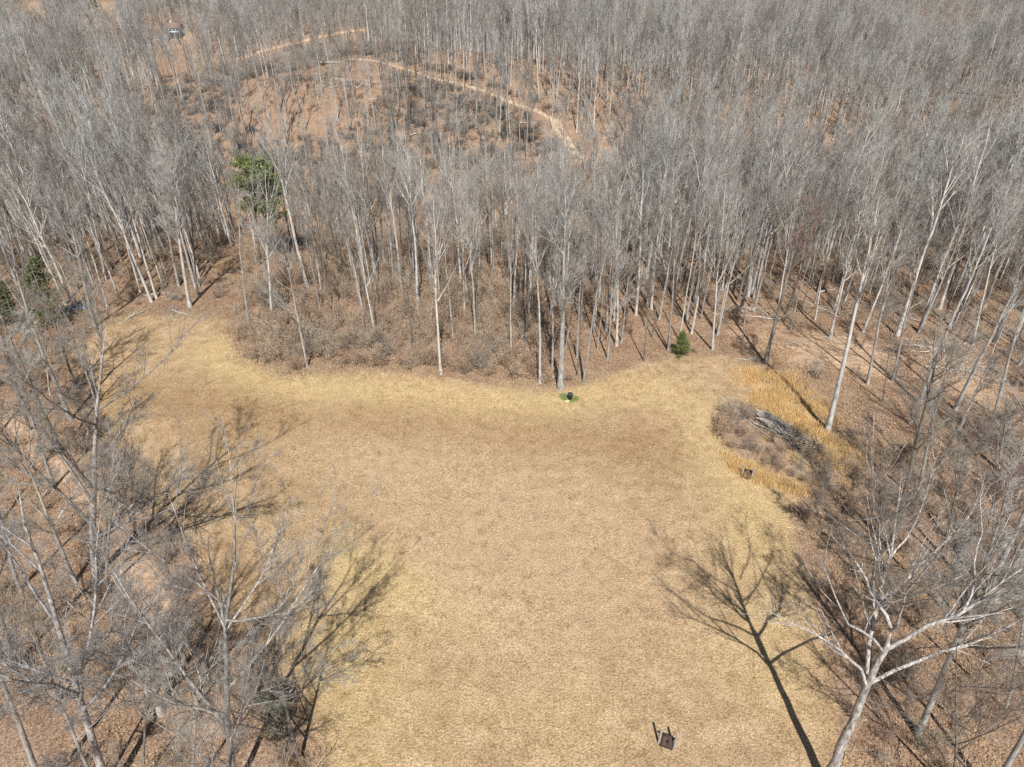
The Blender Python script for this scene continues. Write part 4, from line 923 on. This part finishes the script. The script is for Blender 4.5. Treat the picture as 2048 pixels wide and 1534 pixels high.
# ------------------------------------------------------------------ made things
M_POST = plain('grey_post', (.36, .33, .30), .85, .3, 9)
M_BOARD = plain('brown_board', (.065, .036, .028), .75, .35, 5)
M_BOARDL = plain('dark_trim', (.03, .025, .022), .8, .2)
M_BLACK = plain('black_plastic', (.012, .012, .016), .45, .2)
def board(b0, b1, t0, t1, hgt, bh, name, label, hole=True):
    """board between two round posts; b0, b1 are the post feet"""
    A, B = G(*b0), G(*b1); wv = B - A; wv[2] = 0; W = np.linalg.norm(wv); rz = math.atan2(wv[1], wv[0])
    o = empty(name, (A + B) / 2, rz); tag(o, label, 'target board')
    for sx, ln in ((-1, t0), (1, t1)):
        mb = MB(); mb.tubes(np.array([[[sx * W / 2, 0, -.25], [sx * W / 2 + ln * .5, 0, hgt * .5], [sx * W / 2 + ln, .0, hgt]]]), np.array([[.095, .09, .085]]), 12, tip=False)
        mb.add([[sx * W / 2 + ln + .085 * math.cos(a), .085 * math.sin(a), hgt + .001] for a in np.linspace(0, 6.283, 12, endpoint=False)] + [[sx * W / 2 + ln, 0, hgt + .012]], tris=[(i, (i + 1) % 12, 12) for i in range(12)])
        mb.build('post', M_POST, o)
    # slanting panel with a round hole, made of a ring of faces, on four edges
    Wp, th = W - .26, .03; tilt = math.radians(33); n = 24; ang = np.linspace(0, 2 * math.pi, n, endpoint=False); hr = .085
    def pt(u, v, d): return np.array([u, (v - bh / 2 + .12) * math.cos(tilt) - d * math.sin(tilt), .16 + v * math.sin(tilt) + d * math.cos(tilt)])
    mb = MB(); V = []; Hh = bh
    for d in (0, th):
        for a in ang:
            c_, s1 = math.cos(a), math.sin(a); k = 1 / max(abs(c_), abs(s1)); V.append(pt(Wp / 2 * c_ * k, Hh / 2 + Hh / 2 * s1 * k, d))
        for a in ang: V.append(pt(hr * math.cos(a), Hh * .60 + hr * math.sin(a), d))
    q = []
    for i in range(n):
        j = (i + 1) % n
        q += [(i, j, n + j, n + i), (2 * n + i, 3 * n + i, 3 * n + j, 2 * n + j), (i, 2 * n + i, 2 * n + j, j), (n + i, n + j, 3 * n + j, 3 * n + i)]
    mb.add(np.array(V), quads=q); mb.build('panel', M_BOARD, o)
    R3 = np.array([[1, 0, 0], [0, math.cos(tilt), -math.sin(tilt)], [0, math.sin(tilt), math.cos(tilt)]])
    for v in (-.02, Hh + .02):
        mb = MB(); mb.box(pt(0, v, .0), (Wp + .05, .035, .10), R3); mb.build('rail', M_BOARDL, o)
    for u in (-1, 1):
        mb = MB(); mb.box(pt(u * (Wp / 2 + .02), Hh / 2, -.0), (.035, Hh, .12), R3); mb.build('side_rail', M_BOARDL, o)
    mb = MB(); mb.box((0, .42, .62), (W + .05, .05, .12)); mb.build('backboard', M_BOARD, o)
    mb = MB()
    for u in (-1, 1): mb.box((u * (W / 2 - .14), .40, .28), (.05, .06, .62))
    mb.build('backboard_legs', M_BOARDL, o)
board((1317, 1487), (1347, 1498), .02, .05, 1.95, .72, 'washer_board', 'brown board with a dark hole between two grey posts near the bottom of the field')
board((1483, 952), (1502, 958), .02, .05, 1.5, .95, 'washer_board', 'brown board between grey posts half hidden in straw grass beside the thicket')

o = empty('lidded_bin', gc + np.array([.12, .1, 0]), .15); tag(o, 'small black bin standing on a pale sandy pad ringed by green grass', 'bin')
def lathe(prof, n=20, c=(0, 0)):
    mb = MB(); V = [[c[0] + r_ * math.cos(a), c[1] + r_ * math.sin(a), z_] for r_, z_ in prof for a in np.linspace(0, 2 * math.pi, n, endpoint=False)]; q = []
    for k in range(len(prof) - 1):
        for i in range(n): j = (i + 1) % n; q.append((k * n + i, k * n + j, (k + 1) * n + j, (k + 1) * n + i))
    mb.add(np.array(V), quads=q); return mb
lathe([(.001, 0), (.24, 0), (.25, .03), (.28, .42), (.30, .80), (.30, .83), (.27, .83)]).build('body', M_BLACK, o, True)
lathe([(.32, .82), (.33, .86), (.30, .93), (.18, .98), (.001, .99)]).build('lid', plain('navy_lid', (.03, .035, .08), .4, .2), o, True)
mb = MB(); mb.tubes(np.array([[[-.08, 0, .98], [-.05, 0, 1.04], [.05, 0, 1.04], [.08, 0, .98]]]), np.full((1, 4), .015), 6); mb.build('handle', M_BLACK, o)
for a in (0, math.pi / 2, math.pi): 
    mb = MB(); mb.box((.29 * math.cos(a), .29 * math.sin(a), .62), (.05, .05, .12)); mb.build('latch', M_BLACK, o)
pad = MB(); n = 26; r = np.random.default_rng(9); V = [[0, 0, .06]] + [[(.50 + .09 * r.normal()) * math.cos(a), (.38 + .06 * r.normal()) * math.sin(a), .02] for a in np.linspace(0, 6.283, n, endpoint=False)] 
pad.add(np.array(V), tris=[(0, 1 + i, 1 + (i + 1) % n) for i in range(n)])
po = pad.build('sand_pad', plain('pale_sand', (.72, .60, .44), .95, .15, 9), loc=gc + np.array([-.25, -.12, .02])); tag(po, 'pale sandy pad under the small black bin', 'sand patch')

# blue tarp thrown over a low stack
gt = G(155, 616); M_TARP = plain('blue_tarp', (.09, .16, .24), .5, .7, 2.6); mb = MB(); nx_, ny_ = 26, 10; V = []
for j in range(ny_):
    for i in range(nx_):
        u = (i / (nx_ - 1) - .5) * 3.9; v = (j / (ny_ - 1) - .5) * 1.7
        hh = .75 * (1 - abs(v / .85) ** 2.5) * (1 - abs(u / 1.95) ** 6) * (.75 + .25 * math.sin(u * 2.1 + .6)) + .05 * math.sin(u * 7 + v * 5) + .02
        V.append((u, v + .08 * math.sin(u * 3), max(hh, .02)))
q = [(j * nx_ + i, j * nx_ + i + 1, (j + 1) * nx_ + i + 1, (j + 1) * nx_ + i) for j in range(ny_ - 1) for i in range(nx_ - 1)]
o = empty('tarp_covered_stack', gt, .22); tag(o, 'faded blue tarp draped over a low stack in the woods at the left', 'tarp')
mb.add(np.array(V), quads=q); mb.build('tarp', M_TARP, o, True)
mb = MB()
for k in range(5): mb.tubes(np.array([[[-1.8, -.6 + .3 * k, .12], [2.1, -.6 + .3 * k, .12]]]), np.full((1, 2), .12), 8, tip=False)
mb.build('logs', M_BARKD, o)['kind'] = 'stuff'

# houses
def gable(mb_roof, W, D, z0, rise, over=.4, th=.18):
    for s1 in (-1, 1):
        v = np.array([[-W / 2 - over, s1 * (D / 2 + over), z0 - .25], [W / 2 + over, s1 * (D / 2 + over), z0 - .25], [W / 2 + over, 0, z0 + rise], [-W / 2 - over, 0, z0 + rise]])
        w2 = v + [0, 0, th]; mb_roof.add(np.vstack([v, w2]), quads=[(0, 1, 2, 3), (4, 5, 6, 7), (0, 1, 5, 4), (1, 2, 6, 5), (3, 2, 6, 7), (0, 3, 7, 4)])
def house(at, rz, W, D, hh, rise, mw, mr, label, name='house', wins=3, storeys=1, chimney=True):
    g = G(*at); o = empty(name, g, rz); tag(o, label, 'house')
    mb = MB(); mb.box((0, 0, hh / 2 - .5), (W, D, hh + 1)); mb.add([[-W / 2, -D / 2, hh], [-W / 2, D / 2, hh], [-W / 2, 0, hh + rise - .1], [W / 2, -D / 2, hh], [W / 2, D / 2, hh], [W / 2, 0, hh + rise - .1]], tris=[(0, 1, 2), (3, 4, 5)]); wl = mb.build('wall', mw, o)
    mb = MB(); gable(mb, W, D, hh, rise); rf = mb.build('roof', mr, o)
    if chimney: mb = MB(); mb.box((-W * .15, .3, hh + rise + .4), (1.1, .9, 1.8)); mb.build('chimney', plain('chimney', (.5, .48, .46), .9, .1), rf)
    G_ = plain('window_glass', (.02, .03, .05), .15, .1); FR = plain('window_frame', (.75, .75, .73), .6, .05)
    for st in range(storeys):
        zc = 1.5 + st * 2.9
        for k in range(wins):
            cx = (k + .5) / wins * W * .86 - W * .43; mb = MB()
            for dx_, dz, sx_, sz in ((-.62, 0, .12, 1.5), (.62, 0, .12, 1.5), (0, .72, 1.12, .12), (0, -.72, 1.12, .12)): mb.box((cx + dx_, -D / 2 - .04, zc + dz), (sx_, .12, sz))
            wn = mb.build('window', FR, o); mb = MB(); mb.box((cx, -D / 2 - .01, zc), (1.12, .04, 1.32)); mb.build('pane', G_, wn)
    return o
M_SLATE = plain('blue_grey_siding', (.20, .26, .34), .7, .15, 2); M_WHITE = plain('white_siding', (.78, .79, .80), .6, .05, 2); M_ROOFB = plain('brown_roof', (.26, .16, .12), .85, .2, 2); M_ROOFG = plain('grey_roof', (.30, .31, .33), .85, .2, 2)
hs = house((352, 74), .10, 9.0, 7.5, 5.6, 2.2, M_SLATE, M_ROOFB, 'two storey blue grey house with a brown roof at the top of the gravel drive', wins=4, storeys=2)
dk = empty('porch', (0, 0, 0)); bpy.data.objects.remove(dk)
mb = MB(); mb.box((0, -4.9, 2.95), (9.2, 2.2, .22)); dko = mb.build('deck', M_SLATE, hs)
for k in range(4):
    mb = MB(); mb.box((-4.4 + k * 2.93, -5.8, 1.4), (.2, .2, 2.9)); mb.build('deck_post', M_WHITE, hs)
mb = MB(); mb.box((0, -5.95, 3.85), (9.2, .08, .12)); mb.box((0, -5.95, 3.45), (9.2, .05, .5)); mb.build('railing', M_WHITE, hs)
house((327, 83), .25, 6.5, 5, 2.2, 1.0, M_SLATE, M_ROOFG, 'low grey shed roof beside the blue grey house', name='shed', wins=1, chimney=False)['category'] = 'shed'
house((990, 20), .9, 9, 8, 4.5, 3.2, M_WHITE, M_ROOFG, 'white house with a grey gabled roof high in the far woods', wins=3)
house((1062, 8), .5, 4, 4, 4.0, 2.0, M_WHITE, M_ROOFG, 'small white shed beyond the white house', name='shed', wins=1, chimney=False)['category'] = 'shed'
gv = G(338, 80); o = empty('parked_pickup', gv + np.array([-4, -5, 0]), .3); 
M_CARW = plain('car_white', (.75, .76, .78), .3, .03)
mb = MB(); mb.box((0, 0, .75), (5.2, 1.9, .75)); mb.box((-.3, 0, 1.35), (2.6, 1.7, .6), taper=.18); mb.build('body', M_CARW, o); tag(o, 'white car parked on the drive below the blue grey house', 'car')
mb = MB(); mb.box((-.3, 0, 1.36), (2.35, 1.74, .36), taper=.12); mb.build('windows', M_BLACK, o)
for sx, sy in ((-1.6, -.9), (-1.6, .9), (1.6, -.9), (1.6, .9)): mb = MB(); mb.tubes(np.array([[[sx, sy - .12, .36], [sx, sy + .12, .36]]]), np.full((1, 2), .36), 12, tip=False); mb.build('wheel', M_BLACK, o)
o.name = 'parked_car'
